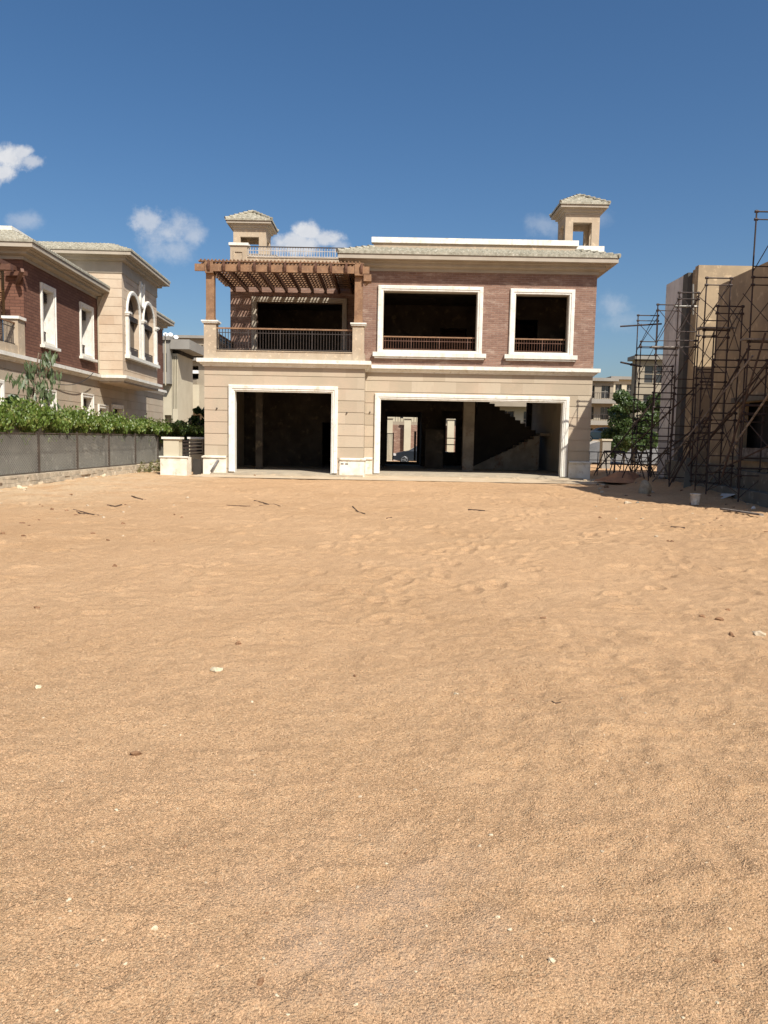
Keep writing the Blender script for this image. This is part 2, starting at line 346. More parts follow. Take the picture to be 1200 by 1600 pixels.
def tiles(mb, e0, e1, inn, run, slope, cl=1., cr_=1., per=.21, row=.30, amp=.06):
    e0 = np.array(e0, float); e1 = np.array(e1, float); L = np.linalg.norm(e1-e0); ax = (e1-e0)/L; inn = np.array(inn, float)
    us = np.linspace(0, L, int(L/per*6)+2); vs = []; v = 0.
    while v < run-1e-6:
        nv = min(v+row, run); vs += [(v, .045), (nv-.004, .0)]; v = nv
    base = len(mb.v); nu = len(us)
    for (v, lft) in vs:
        for u in us:
            uu = min(max(u, cl*v), L-cr_*v) if cl*v < L-cr_*v else L/2
            ph = abs(math.sin(math.pi*uu/per)); w = amp*ph
            p = e0+ax*uu+inn*v; mb.v.append((p[0], p[1], p[2]+slope*v+lft+w+.01))
    for i in range(len(vs)-1):
        for j in range(nu-1):
            a = base+i*nu+j; q = (a, a+1, a+nu+1, a+nu)
            if (np.linalg.norm(np.subtract(mb.v[a], mb.v[a+1])) > 1e-5) or (np.linalg.norm(np.subtract(mb.v[a+nu], mb.v[a+nu+1])) > 1e-5): mb.f.append(q)
    # eave closing edge
    b2 = len(mb.v)
    for j, u in enumerate(us): p = e0+ax*u; mb.v.append((p[0], p[1], p[2]-.02))
    for j in range(nu-1): mb.f.append((base+j, base+j+1, b2+j+1, b2+j))
def hipcaps(mb, p0, p1, r=.085, seg=.36):
    p0 = np.array(p0, float); p1 = np.array(p1, float); L = np.linalg.norm(p1-p0); d = (p1-p0)/L; n = max(1, int(round(L/seg)))
    for k in range(n):
        a = p0+d*(L*k/n); b = p0+d*min(L, L*(k+1)/n+.05)
        mb.tube(a+np.array((0,0,.045)), b+np.array((0,0,.0)), r, r*.82, 10)

def railing(parent, p0, p1, z0, z1, bar_mat, rail_mat, sp=.115, br=.011, rail=(.09,.06), name='railing'):
    a = np.array(p0, float); b = np.array(p1, float); L = np.linalg.norm(b-a); d = (b-a)/L; n = max(2, int(L/sp)); mb = MB()
    q = lambda t, z: (a[0]+d[0]*t, a[1]+d[1]*t, z)
    for k in range(1, n): t = L*k/n; mb.tube(q(t, z0+.05), q(t, z1-.03), br, br, 4)
    mb.bar(q(0, z0+.06), q(L, z0+.06), .035, .03); mb.bar(q(0, z1-.17), q(L, z1-.17), .03, .025)
    for k in range(0, n+1, 11): t = min(max(L*k/n, .02), L-.02); mb.bar(q(t, z0), q(t, z1-.02), .035, .035)
    o = mb.build(name, bar_mat, parent); MB().bar(q(0, z1), q(L, z1), rail[0], rail[1]).build('handrail', rail_mat, o); return o

def cupola(parent, x0, x1, y0, y1, zb, zt, proj=.27, name='chimney_tower'):
    """square belvedere: four corner piers with open sides, stepped cornice, tiled pyramid roof"""
    w = .33; mb = MB(); zo = zt-.34
    mb.box(x0, x1, y0, y1, zb, zb+.12)
    t = .14
    hx = (x0+w, x1-w, zb+.12, zo)
    mb.wall((0, y0), (1,0), (0,-1), t, x0, x1, zb+.12, zt, [hx]); mb.wall((0, y1), (1,0), (0,1), t, x0, x1, zb+.12, zt, [hx])
    mb.wall((x0, 0), (0,1), (-1,0), t, y0+t, y1-t, zb+.12, zt, [(y0+w, y1-w, zb+.12, zo)]); mb.wall((x1, 0), (0,1), (1,0), t, y0+t, y1-t, zb+.12, zt, [(y0+w, y1-w, zb+.12, zo)])
    mb.box(x0+t, x1-t, y0+t, y1-t, zt-.1, zt-.02)
    o = mb.build(name, M['plaster'], parent)
    P = [(x0,y0),(x1,y0),(x1,y1),(x0,y1)]
    MB().sweep(P, lift(CORN, zt-.02, .65, proj/.66), True, XY).build('tower_cornice', M['cornice'], o)
    ze = zt-.02+.56*.65; X0, X1, Y0, Y1 = x0-proj-.05, x1+proj+.05, y0-proj-.05, y1+proj+.05; run = (X1-X0)/2; mb = MB(); sl = .56
    c = [(X0,Y0,ze),(X1,Y0,ze),(X1,Y1,ze),(X0,Y1,ze)]
    for k, inn in enumerate(((0,1,0),(-1,0,0),(0,-1,0),(1,0,0))): tiles(mb, c[k], c[(k+1) % 4], inn, run-.01, sl, 1, 1, .22, .27, .035)
    ap = ((X0+X1)/2, (Y0+Y1)/2, ze+run*sl+.06)
    rf = mb.build('tower_roof', M['tile'], o, recalc=False)
    mb = MB(); [hipcaps(mb, (q[0], q[1], q[2]+.03), ap, .06, .28) for q in c]; mb.tube((ap[0],ap[1],ap[2]-.05),(ap[0],ap[1],ap[2]+.06),.09,.05,10)
    mb.v and mb.build('hip_caps', M['tile'], o, recalc=False)
    return o

# ================================================================== MAIN VILLA
V = thing('unfinished_villa', 'unfinished two storey villa, pink brick over cream stone, open garages and wooden pergola', 'house', (.7, 31, 0))
YL, YR, YU, YB = 31.0, 32.5, 36.2, 44.5
XL, XM, XR = -7.27, -.87, 8.62
GL = (-6.07, -2.15, .14, 3.37); GR = (-.25, 7.45, .10, 3.22)
mb = MB()
clad(mb, (0, YL), (1,0), (0,-1), XL, XM, .0, 4.31, [(GL[0], GL[1], -1, GL[3])])
clad(mb, (0, YR), (1,0), (0,-1), XM-.2, XR, .0, 4.31, [(GR[0], GR[1], -1, GR[3])])
clad(mb, (XL, 0), (0,1), (-1,0), YL+.3, YB, .0, 4.31)
clad(mb, (XR, 0), (0,1), (1,0), YR+.3, YB, .0, 4.31)
clad(mb, (XM, 0), (0,1), (1,0), YL+.3, YR+.02, .0, 4.31, (), .2)
gw = mb.build('ground_floor_wall', M['stone'], V)
# plinth
PL = [(-.05,0),(.05,0),(.05,.66),(.10,.68),(.10,.73),(.03,.76),(-.05,.76)]
pl0 = MB().sweep([(XL, 40), (XL, YL), (GL[0]-.32, YL)], PL, False, XY).build('plinth', M['dirtywhite'], V)
pl = MB().sweep([(GL[1]+.32, YL), (XM, YL), (XM, YR), (GR[0]-.32+.04, YR)], PL, False, XY).build('plinth', M['dirtywhite'], V)
MB().sweep([(GR[1]+.30, YR), (XR, YR), (XR, 40)], PL, False, XY).build('plinth', M['dirtywhite'], V)
for x in (-1.78, -1.60): MB().box(x, x+.12, YL-.056, YL-.04, .50, .545).build('vent_slot', M['shade'], pl)
MB().path([(-6.7, YL-.02, .56), (-6.72, YL-.16, .54), (-6.95, YL-.3, .12)], .045, 8).build('drain_pipe', M['pipe'], pl0, True)
# string course
mb = MB(); mb.sweep([(XL, 44), (XL, YL), (XM, YL), (XM, YR), (XR, YR), (XR, 44)], lift(STRING, 4.31), False, XY); mb.build('string_course', M['white'], V)
# garage frames
frame_open(XZ(YL), GL[0], GL[1], .14, GL[3]).build('garage_frame', M['white'], V)
frame_open(XZ(YR), GR[0], GR[1], .10, GR[3]).build('garage_frame', M['white'], V)
mb = MB()
for (a, b, z, y) in ((GL[0], GL[1], GL[3], YL), (GR[0], GR[1], GR[3], YR)):
    mb = MB(); mb.box(a, a+.03, y-.04, y+.32, .1, z-.03); mb.box(b-.03, b, y-.04, y+.32, .1, z-.03); mb.box(a, b, y-.04, y+.32, z-.03, z); mb.build('door_reveal', M['white'], V)
# small wall holes and bolts
mb = MB()
for (px, py, y) in ((339, 638, YL), (542, 645, YL), (578, 644, YR)):
    x, _, z = at(px, py, Y=y); MB().tube((x, y-.06, z), (x, y+.02, z), .03, .03, 8).build('wall_bolt', M['iron'], gw)
# ground slab with a broken front edge
mb = MB(); mb.box(XL+.3, XM, YL+.02, YB, -.3, .12); mb.box(XM, XR-.3, YR+.02, YB-.01, -.3, .10)
mb.box(XL+.31, XM-.01, YL-.32, YL+.02, -.3, .08); mb.box(XM+.02, XR-.3, YR-.35, YR+.02, -.3, .06)
mb.build('floor_slab', M['slab'], V)
# rooms
mb = MB()
mb.box(XL+.3, XM-.16, YL+.31, YB-.31, 3.95, 4.28); mb.box(XM-.16, XR-.3, YR+.31, YB-.31, 3.95, 4.28)
mb.box(XM-.15, XM+.05, YR+.3, YB-.31, .1, 3.94)
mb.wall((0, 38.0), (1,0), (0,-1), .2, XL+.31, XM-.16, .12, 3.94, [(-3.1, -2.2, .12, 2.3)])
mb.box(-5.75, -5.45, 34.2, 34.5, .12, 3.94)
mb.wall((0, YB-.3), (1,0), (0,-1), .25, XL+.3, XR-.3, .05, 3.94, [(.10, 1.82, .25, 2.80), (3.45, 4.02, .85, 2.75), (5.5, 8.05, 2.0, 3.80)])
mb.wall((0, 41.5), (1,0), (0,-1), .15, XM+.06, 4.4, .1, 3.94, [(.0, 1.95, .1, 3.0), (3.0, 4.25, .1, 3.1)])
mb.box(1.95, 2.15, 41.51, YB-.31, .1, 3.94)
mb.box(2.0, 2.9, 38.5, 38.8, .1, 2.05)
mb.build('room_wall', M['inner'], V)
MB().box(3.72, 4.25, 37.0, 37.45, .1, 3.94).build('column', M['innerlight'], V)
# staircase: lower flight falls to the left, upper flight climbs to the left behind it
mb = MB(); n = 11
mb.box(7.78, XR-.31, 38.9, 41.3, 1.82, 1.98)
for k in range(n):
    x1 = 7.78-k*.29; zt = 1.98-(k+1)*.162
    mb.box(x1-.29, x1, 38.9, 40.0, max(.1, zt-.32), zt)
for k in range(n+2):
    x1 = 7.78-k*.27; zt = 1.98+(k+1)*.165
    if zt > 3.94: break
    mb.box(x1-.27, x1, 40.15, 41.3, zt-.45, zt)
sp_ = [(4.26, .1), (7.77, .1)]+[(7.78-(k+1)*.27+(.27 if j else 0), 1.98+(k+1)*.165-.02) for k in range(11) for j in (1, 0)]

mb.add([(4.3, 38.95, .1), (7.78, 38.95, .1), (7.78, 38.95, 1.85), (4.6, 38.95, .3), (4.3, 39.05, .1), (7.78, 39.05, .1), (7.78, 39.05, 1.85), (4.6, 39.05, .3)], [(0,1,2,3),(7,6,5,4),(0,4,5,1),(1,5,6,2),(2,6,7,3),(3,7,4,0)])
st_ = mb.build('staircase', M['innerlight'], V)
MB().prism(sp_, lambda a, b: (a, 40.02, b), lambda a, b: (a, 40.12, b)).build('stair_shade_wall', M['shade'], st_)  # shade under the upper flight put into a near-black wall colour
# front door grille seen against the street
mb = MB()
for k in range(5): mb.tube((.12+k*.075, 44.62, .3), (.12+k*.075, 44.62, 1.85), .012, .012, 4)
mb.bar((.10, 44.62, 1.85), (.46, 44.62, 1.85), .04, .04); mb.bar((.46, 44.62, .3), (.46, 44.62, 1.9), .05, .05); mb.build('entrance_gate', M['blackiron'], V); MB().bar((1.72, 44.62, .3), (1.72, 44.62, 2.0), .12, .08).build('gate_jamb', M['blackiron'], V)
for z in (1.25, 1.62): MB().box(3.45, 4.02, 44.3, 44.34, z, z+.05).build('window_bar', M['blackiron'], V)

# ---- upper storey
W1 = (-.19, 3.71, 5.24, 7.64); W2 = (5.28, 7.50, 5.24, 7.60); WT = (-6.05, -2.10, 4.90, 7.73)
mb = MB()
mb.wall((0, YR), (1,0), (0,-1), .32, -1.38, XR, 4.61, 8.5, [W1, W2])
mb.wall((XR, 0), (0,1), (1,0), .32, YR+.32, YB, 4.61, 8.5)
mb.wall((-1.38, 0), (0,1), (-1,0), .32, YR+.32, YU, 4.61, 8.5)
mb.wall((0, YU), (1,0), (0,-1), .32, XL, -1.06, 4.61, 8.9, [WT])
mb.wall((XL, 0), (0,1), (-1,0), .32, YU+.32, YB, 4.61, 8.9)
mb.wall((0, YB-.02), (1,0), (0,1), .32, XL+.32, XR-.32, 4.3, 8.5)
mb.build('brick_wall', M['brick'], V)
SILL = [(-.05,0),(.10,0),(.16,.03),(.18,.07),(.18,.17),(-.05,.17)]
for i, w in enumerate((W1, W2)):
    fr = frame_closed(XZ(YR), *w).build('window_frame', M['white'], V)
    mb = MB(); mb.box(w[0]-.40, w[1]+.40, YR-.20, YR+.02, w[2]-.27, w[2]-.10); mb.box(w[0]-.33, w[1]+.33, YR-.15, YR+.02, w[2]-.34, w[2]-.27); mb.build('sill', M['white'], fr)
    mb = MB(); a, b, c, d = w; mb.box(a, a+.02, YR-.03, YR+.30, c, d); mb.box(b-.02, b, YR-.03, YR+.30, c, d); mb.box(a+.02, b-.02, YR-.03, YR+.30, d-.02, d); mb.box(a+.02, b-.02, YR-.03, YR+.30, c, c+.02); mb.build('reveal', M['cornice'], fr)
    railing(V, (a+.02, YR+.22), (b-.02, YR+.22), c+.02, c+.58, M['woodin'], M['wood'], .105, .012, (.06, .05))
fr = frame_closed(XZ(YU), *WT).build('window_frame', M['cornice'], V)
# upper rooms
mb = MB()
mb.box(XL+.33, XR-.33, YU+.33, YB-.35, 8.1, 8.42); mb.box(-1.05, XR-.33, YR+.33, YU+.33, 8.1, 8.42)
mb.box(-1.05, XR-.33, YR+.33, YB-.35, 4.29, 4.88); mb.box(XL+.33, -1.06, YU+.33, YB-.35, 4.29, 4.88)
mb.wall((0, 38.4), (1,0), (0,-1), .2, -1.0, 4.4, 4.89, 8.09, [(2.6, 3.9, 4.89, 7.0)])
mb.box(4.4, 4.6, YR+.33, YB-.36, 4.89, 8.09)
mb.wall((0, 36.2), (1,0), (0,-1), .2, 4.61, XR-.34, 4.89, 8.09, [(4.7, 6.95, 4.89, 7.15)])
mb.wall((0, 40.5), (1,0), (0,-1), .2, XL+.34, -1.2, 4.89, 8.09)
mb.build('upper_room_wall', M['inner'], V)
# terrace: floor, parapet, pillars, railings
mb = MB(); mb.box(XL+.3, XM-.02, YL+.31, YU-.01, 4.29, 4.64)
mb.build('terrace_floor', M['floor'], V)
mb = MB()
mb.wall((0, YL+.03), (1,0), (0,-1), .25, XL, XM-.02, 4.61, 4.93)
mb.wall((XL, 0), (0,1), (-1,0), .25, YL+.28, YU-.01, 4.61, 4.93)
mb.wall((XM-.02, 0), (0,1), (1,0), .25, YL+.28, YR-.01, 4.61, 4.93)
for a, b in ((XL-.01, XL+.47), (-1.38, -.92)):
    mb.box(a, b, YL+.01, YL+.49, 4.61, 6.0)
mb.build('terrace_parapet', M['plaster'], V)
mb = MB()
for a, b in ((XL-.01, XL+.47), (-1.38, -.92)):
    mb = MB(); mb.box(a-.06, b+.06, YL-.05, YL+.55, 6.0, 6.05); mb.box(a-.09, b+.09, YL-.08, YL+.58, 6.05, 6.11); mb.build('pillar_cap', M['white'], V)
MB().box(XL+.47, -1.38, YL-.0, YL+.30, 4.932, 4.96).build('coping', M['plaster'], V)
railing(V, (XL+.47, YL+.15), (-1.38, YL+.15), 4.96, 5.83, M['iron'], M['wood'], .115, .0135, (.07, .055))
railing(V, (XL+.13, YL+.50), (XL+.13, YU-.02), 4.93, 5.83, M['iron'], M['wood'], .14, .0135, (.07, .055))

# ---- pergola
PG = MB(); PG.bar((XL-.35, YL+.0, 8.14), (XM+.12, YL+.0, 8.14), .10, .27)
pg = PG.build('pergola', M['wood'], V)
for x in (XL+.22, -1.16):
    mb = MB(); mb.bar((x, YL+.24, 6.11), (x, YL+.24, 8.0), .32, .30); mb.box(x-.17, x+.17, YL+.07, YL+.41, 6.11, 6.25); mb.box(x-.16, x+.16, YL-.08, YL+.44, 7.93, 8.37)
    mb.build('post', M['wood'], pg)
mb = MB(); mb.box(XM-.10, XM+.20, YL-.06, YL+.42, 7.72, 7.98); mb.tube((XM-.08, YL+.1, 7.62), (XM+.16, YL+.1, 7.80), .09, .09, 8); mb.build('bracket', M['wood'], pg)
RX = [XL+.22+.6*k for k in range(0, 11)]
def rafter(x, y0=YL-.20, y1=YU, z=8.26, zz=.2):
    poly = [(y0+.02, z-zz*.5), (y0, z+zz*.5), (y1, z+zz*.5), (y1, z-zz*.5), (y0+.24, z-zz*.5), (y0+.20, z-zz*1.2), (y0+.12, z-zz*1.5), (y0+.06, z-zz*1.1)]
    m = MB(); m.prism(poly, lambda a, b: (x-.04, a, b), lambda a, b: (x+.04, a, b)); return m
for x in RX[:]: rafter(x).build('rafter', M['woodin'], pg)
nsl = 12
for k in range(nsl):
    y = YL+.02+k*(YU-YL-.3)/(nsl-1); MB().bar((XL-.2, y, 8.385), (XM-.1, y, 8.385), .20, .045).build('slat', M['wood'], pg)
mb = MB(); x = XL-.1
while x < XM-.15: mb.bar((x, YL-.1, 8.432), (x, YU-.25, 8.432), .05, .045); x += .145
mb.build('lattice', M['wood'], pg)

# ---- cornices and roofs
ZC = 8.44
mb = MB(); mb.sweep([(-1.38, YU-.1), (-1.38, YR), (XR, YR), (XR, YB)], lift(CORN, ZC), False, XY); mb.build('cornice', M['cornice'], V)
ze = ZC+.56; o_ = .70; RUN = 1.45; SL = .36
A = (-1.38-o_, YR-o_, ze); B = (XR+o_, YR-o_, ze); mb = MB()
tiles(mb, A, B, (0,1,0), RUN, SL, 1, 1)
tiles(mb, B, (XR+o_, YB+o_, ze), (-1,0,0), RUN, SL, 1, 0)
tiles(mb, (-1.38-o_, YU-.1, ze), A, (1,0,0), RUN, SL, 0, 1)
rf = mb.build('tiled_roof', M['tile'], V, recalc=False)
for q_, sg_ in ((A, 1), (B, -1)):
    mb = MB(); hipcaps(mb, (q_[0], q_[1], ze+.03), (q_[0]+sg_*RUN, q_[1]+RUN, ze+RUN*SL+.05)); mb.build('hip_caps', M['tile'], rf, recalc=False)
zr = ze+RUN*SL
mb = MB(); mb.wall((0, YR-o_+RUN+.02), (1,0), (0,-1), .2, A[0]+RUN-.02, B[0]-RUN+.02, zr-.1, 9.765); mb.wall((B[0]-RUN+.02, 0), (0,1), (1,0), .2, YR-o_+RUN+.22, YB, zr-.1, 9.765)
mb.box(A[0]+RUN+.2, B[0]-RUN-.2, YR+.9+.2, YB, zr-.1, zr-.02)
mb.build('roof_parapet', M['plaster'], V)
MB().box(A[0]+RUN-.1, B[0]-RUN+.1, YR-o_+RUN-.06, YR-o_+RUN+.30, 9.765, 9.985).build('parapet_coping', M['white'], V)
# roof terrace above the pergola side
mb = MB(); mb.wall((0, YU), (1,0), (0,-1), .25, XL, -1.0, 8.90, 9.72); mb.wall((XL, 0), (0,1), (-1,0), .25, YU+.25, YB, 8.90, 9.72)
mb.box(XL+.25, -1.0, YU+.25, YB, 8.91, 9.1); mb.box(XL, XL+.78, YU-.03, YU+.5, 9.0, 10.24); mb.build('roof_terrace_parapet', M['plaster'], V)
mb = MB(); mb.box(XL-.06, XL+.84, YU-.09, YU+.56, 10.24, 10.36); mb.build('pillar_cap', M['white'], V)
mb = MB(); mb.sweep([(XL+.22,9.35),(XL+.56,9.35),(XL+.56,9.95),(XL+.22,9.95)], [(0,0),(0,.04),(.07,.04),(.07,0)], True, XZ(YU-.03)); mb.build('moulding', M['plaster'], V)
MB().box(XL+.78, -1.0, YU-.03, YU+.3, 9.722, 9.76).build('coping', M['plaster'], V)
railing(V, (XL+.78, YU+.12), (-1.0, YU+.12), 9.76, 10.24, M['greyrail'], M['iron'], .12, .016, (.06, .04))
MB().box(XL+.9, XL+2.1, YU+.35, YU+2.3, 9.1, 9.95).build('tower_base', M['white'], V)
cupola(V, -7.24, -5.72, 36.75, 38.2, 9.9, 11.12)
cupola(V, 7.50, 8.96, 33.75, 35.2, 9.7, 11.22)
MB().box(7.72, 9.12, 33.45, 35.4, 9.60, 9.84).build('tower_base', M['white'], V)
MB().box(XL+.3, XR-.3, YB-.8, YB, 8.43, 8.9).build('roof_deck', M['concrete'], V)

# ================================================================== LEFT VILLA (own frame: x out of its long wall, y away from the camera)
LA = R(2.3); LO = np.array((-14.78, 31.5, 0.)); ex = np.array((math.cos(LA), math.sin(LA), 0)); ey = np.array((-math.sin(LA), math.cos(LA), 0))
def lhit(px, py, x=None, y=None):
    d = ray(px, py); n = ex if x is not None else ey; c = x if x is not None else y
    s = (c-np.dot(CAM-LO, n))/np.dot(d, n); p = CAM+d*s-LO
    return float(p@ex), float(p@ey), float(p[2])
LV = thing('brick_villa', 'dark red brick villa with arched stone bay behind the ivy wall at left', 'house', tuple(LO), local=True)
LV.rotation_euler = (0, 0, LA)
yb0 = lhit(153, 560, x=0)[1]                       # near face of the stone bay
bx = lhit(191, 500, y=yb0)[0]; yb1 = lhit(245, 520, x=bx)[1]
ye = lhit(254.5, 560, x=0)[1]
print('left villa', yb0, bx, yb1, ye)
def lw(pxa, pya, pxb, pyb, x=0):
    a = lhit(pxa, pya, x=x); b = lhit(pxb, pyb, x=x); return (a[1], b[1], min(a[2], b[2]), max(a[2], b[2]))
w1 = lw(64, 443, 85, 537); w2 = lw(125, 473, 144, 552)
g1 = lw(66, 611, 85, 650); g2 = lw(128, 615, 144, 650); g3 = lw(154, 634, 167, 655); g4 = lw(175, 636, 191, 655)
w1 = (w1[0], w1[1], 5.45, 7.75); w2 = (w2[0], w2[1], 5.45, 7.75)
g1 = (g1[0], g1[1], 1.2, 3.25); g2 = (g2[0], g2[1], 1.6, 3.35); g3 = (g3[0], g3[1], 1.6, 2.9); g4 = (g4[0], g4[1], 1.6, 3.0)
y0 = .35
mb = MB(); clad(mb, (0, 0), (0,1), (1,0), -12, ye, 0, 4.31, [(w[0], w[1], w[2], w[3]) for w in (g1, g2, g3, g4)]+[(-6.5, -2.0, .9, 3.3)])
mb.box(-9, -.31, ye-.3, ye, 0, 4.3); mb.build('ground_floor_wall', M['stone'], LV)
mb = MB(); mb.wall((0, 0), (0,1), (1,0), .3, y0, yb0, 4.61, 8.5, [w1, w2]); mb.wall((0, y0), (1,0), (0,-1), .3, -9, -.0-.3, 4.61, 8.5, [(-8, -.75, 4.9, 8.3)])
mb.box(-.3, 0, y0, y0+.3, 4.612, 8.49) if False else None
mb.build('brick_wall', M['redbrick'], LV); MB().wall((0, 0), (0,1), (1,0), .3, yb1, ye, 4.61, 8.8).build('brick_wall', M['redbrick'], LV)
mb = MB(); mb.sweep([(0, -12), (0, yb0), (bx, yb0), (bx, yb1), (0, yb1), (0, ye)][::-1][::-1], lift(STRING, 4.31), False, XY); mb.build('string_course', M['white'], LV)
def lwin(w, full=True):
    fr = frame_closed(YZ(0), w[0]+.06, w[1]-.06, w[2], w[3], FRAME_S if full else FRAME_S).build('window_frame', M['white'], LV)
    if full: MB().box(.0, .2, w[0]-.25, w[1]+.25, w[2]-.25, w[2]-.13).build('sill', M['white'], fr)
    mb = MB(); mb.box(-.60, -.58, w[0]-.1, w[1]+.1, w[2]-.1, w[3]+.1); mb.build('pane', M['darkglass'], fr)
    mb = MB(); mb.box(-.57, .03, w[0], w[0]+.03, w[2], w[3]); mb.box(-.57, .03, w[1]-.03, w[1], w[2], w[3]); mb.box(-.57, .03, w[0]+.03, w[1]-.03, w[2], w[2]+.03); mb.box(-.57, .03, w[0]+.03, w[1]-.03, w[3]-.03, w[3]); mb.build('reveal', M['white'], fr)
    mb = MB()
    for k in range(6): mb.box(-.42, -.26, w[0]+.04, w[1]-.04, w[3]-.12-k*.07, w[3]-.08-k*.07)
    mb.build('shutter_box', M['iron'], fr)
    if full:
        mb = MB(); mb.bar((-.36, w[0]+.03, w[2]+.55), (-.36, w[1]-.03, w[2]+.55), .04, .04)
        n = int((w[1]-w[0])/.13)
        for k in range(n): y = w[0]+.08+k*.13; mb.bar((-.36, y, w[2]+.04), (-.36, y, w[2]+.55), .03, .03)
        mb.build('guard_rail', M['iron'], fr)
for w in (w1, w2): lwin(w)
for w in (g1, g2, g3, g4): lwin(w, False)
fr = frame_closed(YZ(0), -6.5, -2.0, .9, 3.3).build('window_frame', M['white'], LV); MB().box(-.30, -.28, -6.6, -1.9, .8, 3.4).build('pane', M['darkglass'], fr)
# bay: stone box carried over the string course
ZB = 10.30
mb = MB()
A1 = lhit(196+3.5, 500, x=bx)[1]; A3 = yb1-.25
ys = np.linspace(yb0+.45, yb1-.35, 3); aw = (ys[1]-ys[0])
zsill = lhit(197, 555, x=bx)[2]; print('bay sill', zsill)
zsp = zsill+2.25; ra = aw*.36
ar = [((ys[i]+ys[i+1])/2-ra, (ys[i]+ys[i+1])/2+ra, zsill+.05, zsp) for i in range(2)]
clad(mb, (0, yb0), (1,0), (0,-1), 0, bx, 4.62, ZB, ())
clad(mb, (bx, 0), (0,1), (1,0), yb0+.3, yb1, 4.62, ZB, [(a[0], a[1], a[2], a[3]+ra) for a in ar])
clad(mb, (0, yb1-.02), (1,0), (0,1), 0, bx-.31, 4.62, ZB, ())
mb.box(0, bx-.31, yb0+.31, yb1-.35, 4.4, 4.7); mb.box(-7, 0, yb0+.0, yb0+.3, 7.6, ZB); mb.box(-.3, -.005, yb0+.31, yb1-.3, 4.5, ZB-.02)
mb.build('stone_bay', M['stonebay'], LV)
mb = MB(); mb.box(.0, bx+.05, yb0-.03, yb1, 4.22, 4.30); mb.build('bay_soffit', M['plaster'], LV)
# arch spandrels (the wall cut is square; fill down to the arch line) and moulded arches
for a in ar:
    c = (a[0]+a[1])/2; nseg = 14
    mb = MB(); arc = [(c+ra*math.cos(math.pi*k/nseg), zsp+ra*math.sin(math.pi*k/nseg)) for k in range(nseg+1)]
    for k in range(nseg):
        p, q = arc[k], arc[k+1]; zt = zsp+ra+.005
        mb.add([(x, *pp) for x in (bx-.29, bx-.002) for pp in (p, (p[0], zt), (q[0], zt), q)], [(0,1,2,3),(7,6,5,4),(0,3,7,4),(0,4,5,1),(1,5,6,2),(2,6,7,3)])
    aw_ = mb.build('arched_window', M['stonebay'], LV)
    path = [(c+ra, zsill)]+arc+[(c-ra, zsill)]
    MB().sweep(path, [(-.01,0),(-.01,.06),(.10,.09),(.16,.09),(.20,.05),(.20,0)], False, YZ(bx)).build('arch_frame', M['white'], aw_)
    MB().box(bx-.30, bx-.28, c-ra-.1, c+ra+.1, zsill, zsp+ra+.1).build('pane', M['darkglass'], aw_)
    mb = MB(); mb.box(bx-.12, bx-.06, c-ra, c+ra, zsill+.5, zsill+.55); mb.box(bx-.12, bx-.06, c-ra, c+ra, zsill+.1, zsill+.46); mb.build('guard_rail', M['iron'], aw_)
    mb = MB(); [mb.box(bx-.2, bx-.05, c-ra, c+ra, zsp-.06-k*.07, zsp-.02-k*.07) for k in range(4)]; mb.build('shutter_box', M['iron'], aw_)
for y in (ar[0][0]-.20, (ar[0][1]+ar[1][0])/2, ar[1][1]+.20):
    mb = MB(); mb.box(bx, bx+.16, y-.11, y+.11, zsill+.02, zsp-.16); mb.box(bx, bx+.22, y-.17, y+.17, zsp-.16, zsp-.08); mb.box(bx, bx+.27, y-.2, y+.2, zsp-.08, zsp+.02); mb.box(bx, bx+.2, y-.15, y+.15, zsill+.02, zsill+.2)
    mb.build('pilaster', M['white'], LV)
MB().box(bx, bx+.26, ar[0][0]-.5, ar[1][1]+.5, zsill-.16, zsill+.02).build('sill', M['white'], LV)
# cartouche medallion above the arches
mb = MB(); c0 = lhit(220, 462, x=bx); yc, zc = (ar[0][1]+ar[1][0])/2+.0, lhit(220, 463, x=bx)[2]
el = [(yc+.30*math.cos(2*math.pi*k/28), zc+.55*math.sin(2*math.pi*k/28)) for k in range(28)]
mb.sweep(el, [(0,0),(0,.06),(.05,.12),(.12,.12),(.17,.05),(.17,0)], True, YZ(bx)); mb.prism(el, lambda a, b: (bx, a, b), lambda a, b: (bx+.03, a, b))
mb.box(bx, bx+.13, yc-.45, yc-.27, zc+.3, zc+.75); mb.box(bx, bx+.13, yc+.27, yc+.45, zc+.3, zc+.75); mb.build('wall_medallion', M['white'], LV)
mb = MB(); mb.sweep([(-6, yb0), (bx, yb0), (bx, yb1), (0-.2, yb1)], lift(CORN, ZB), False, XY); mb.sweep([(-6, yb0), (bx, yb0), (bx, yb1), (0-.2, yb1)], [(-.05,ZB-.45),(.03,ZB-.45),(.05,ZB-.40),(.04,ZB+.002),(-.05,ZB+.002)], False, XY); mb.build('bay_cornice', M['cornice'], LV)
mb = MB(); zz = ZB+.56; q = [(bx+.7, yb0-.7, zz), (bx+.7, yb1+.7, zz), (-6, yb0-.7, zz)]
tiles(mb, q[0], q[1], (-1,0,0), 1.5, .42, 1, 1); tiles(mb, q[2], q[0], (0,1,0), 1.5, .42, 0, 1)
mb.box(-6, bx-.8, yb0+.8, yb1-.8, zz-.1, zz+.62)
mb.build('bay_roof', M['tile'], LV, recalc=False)
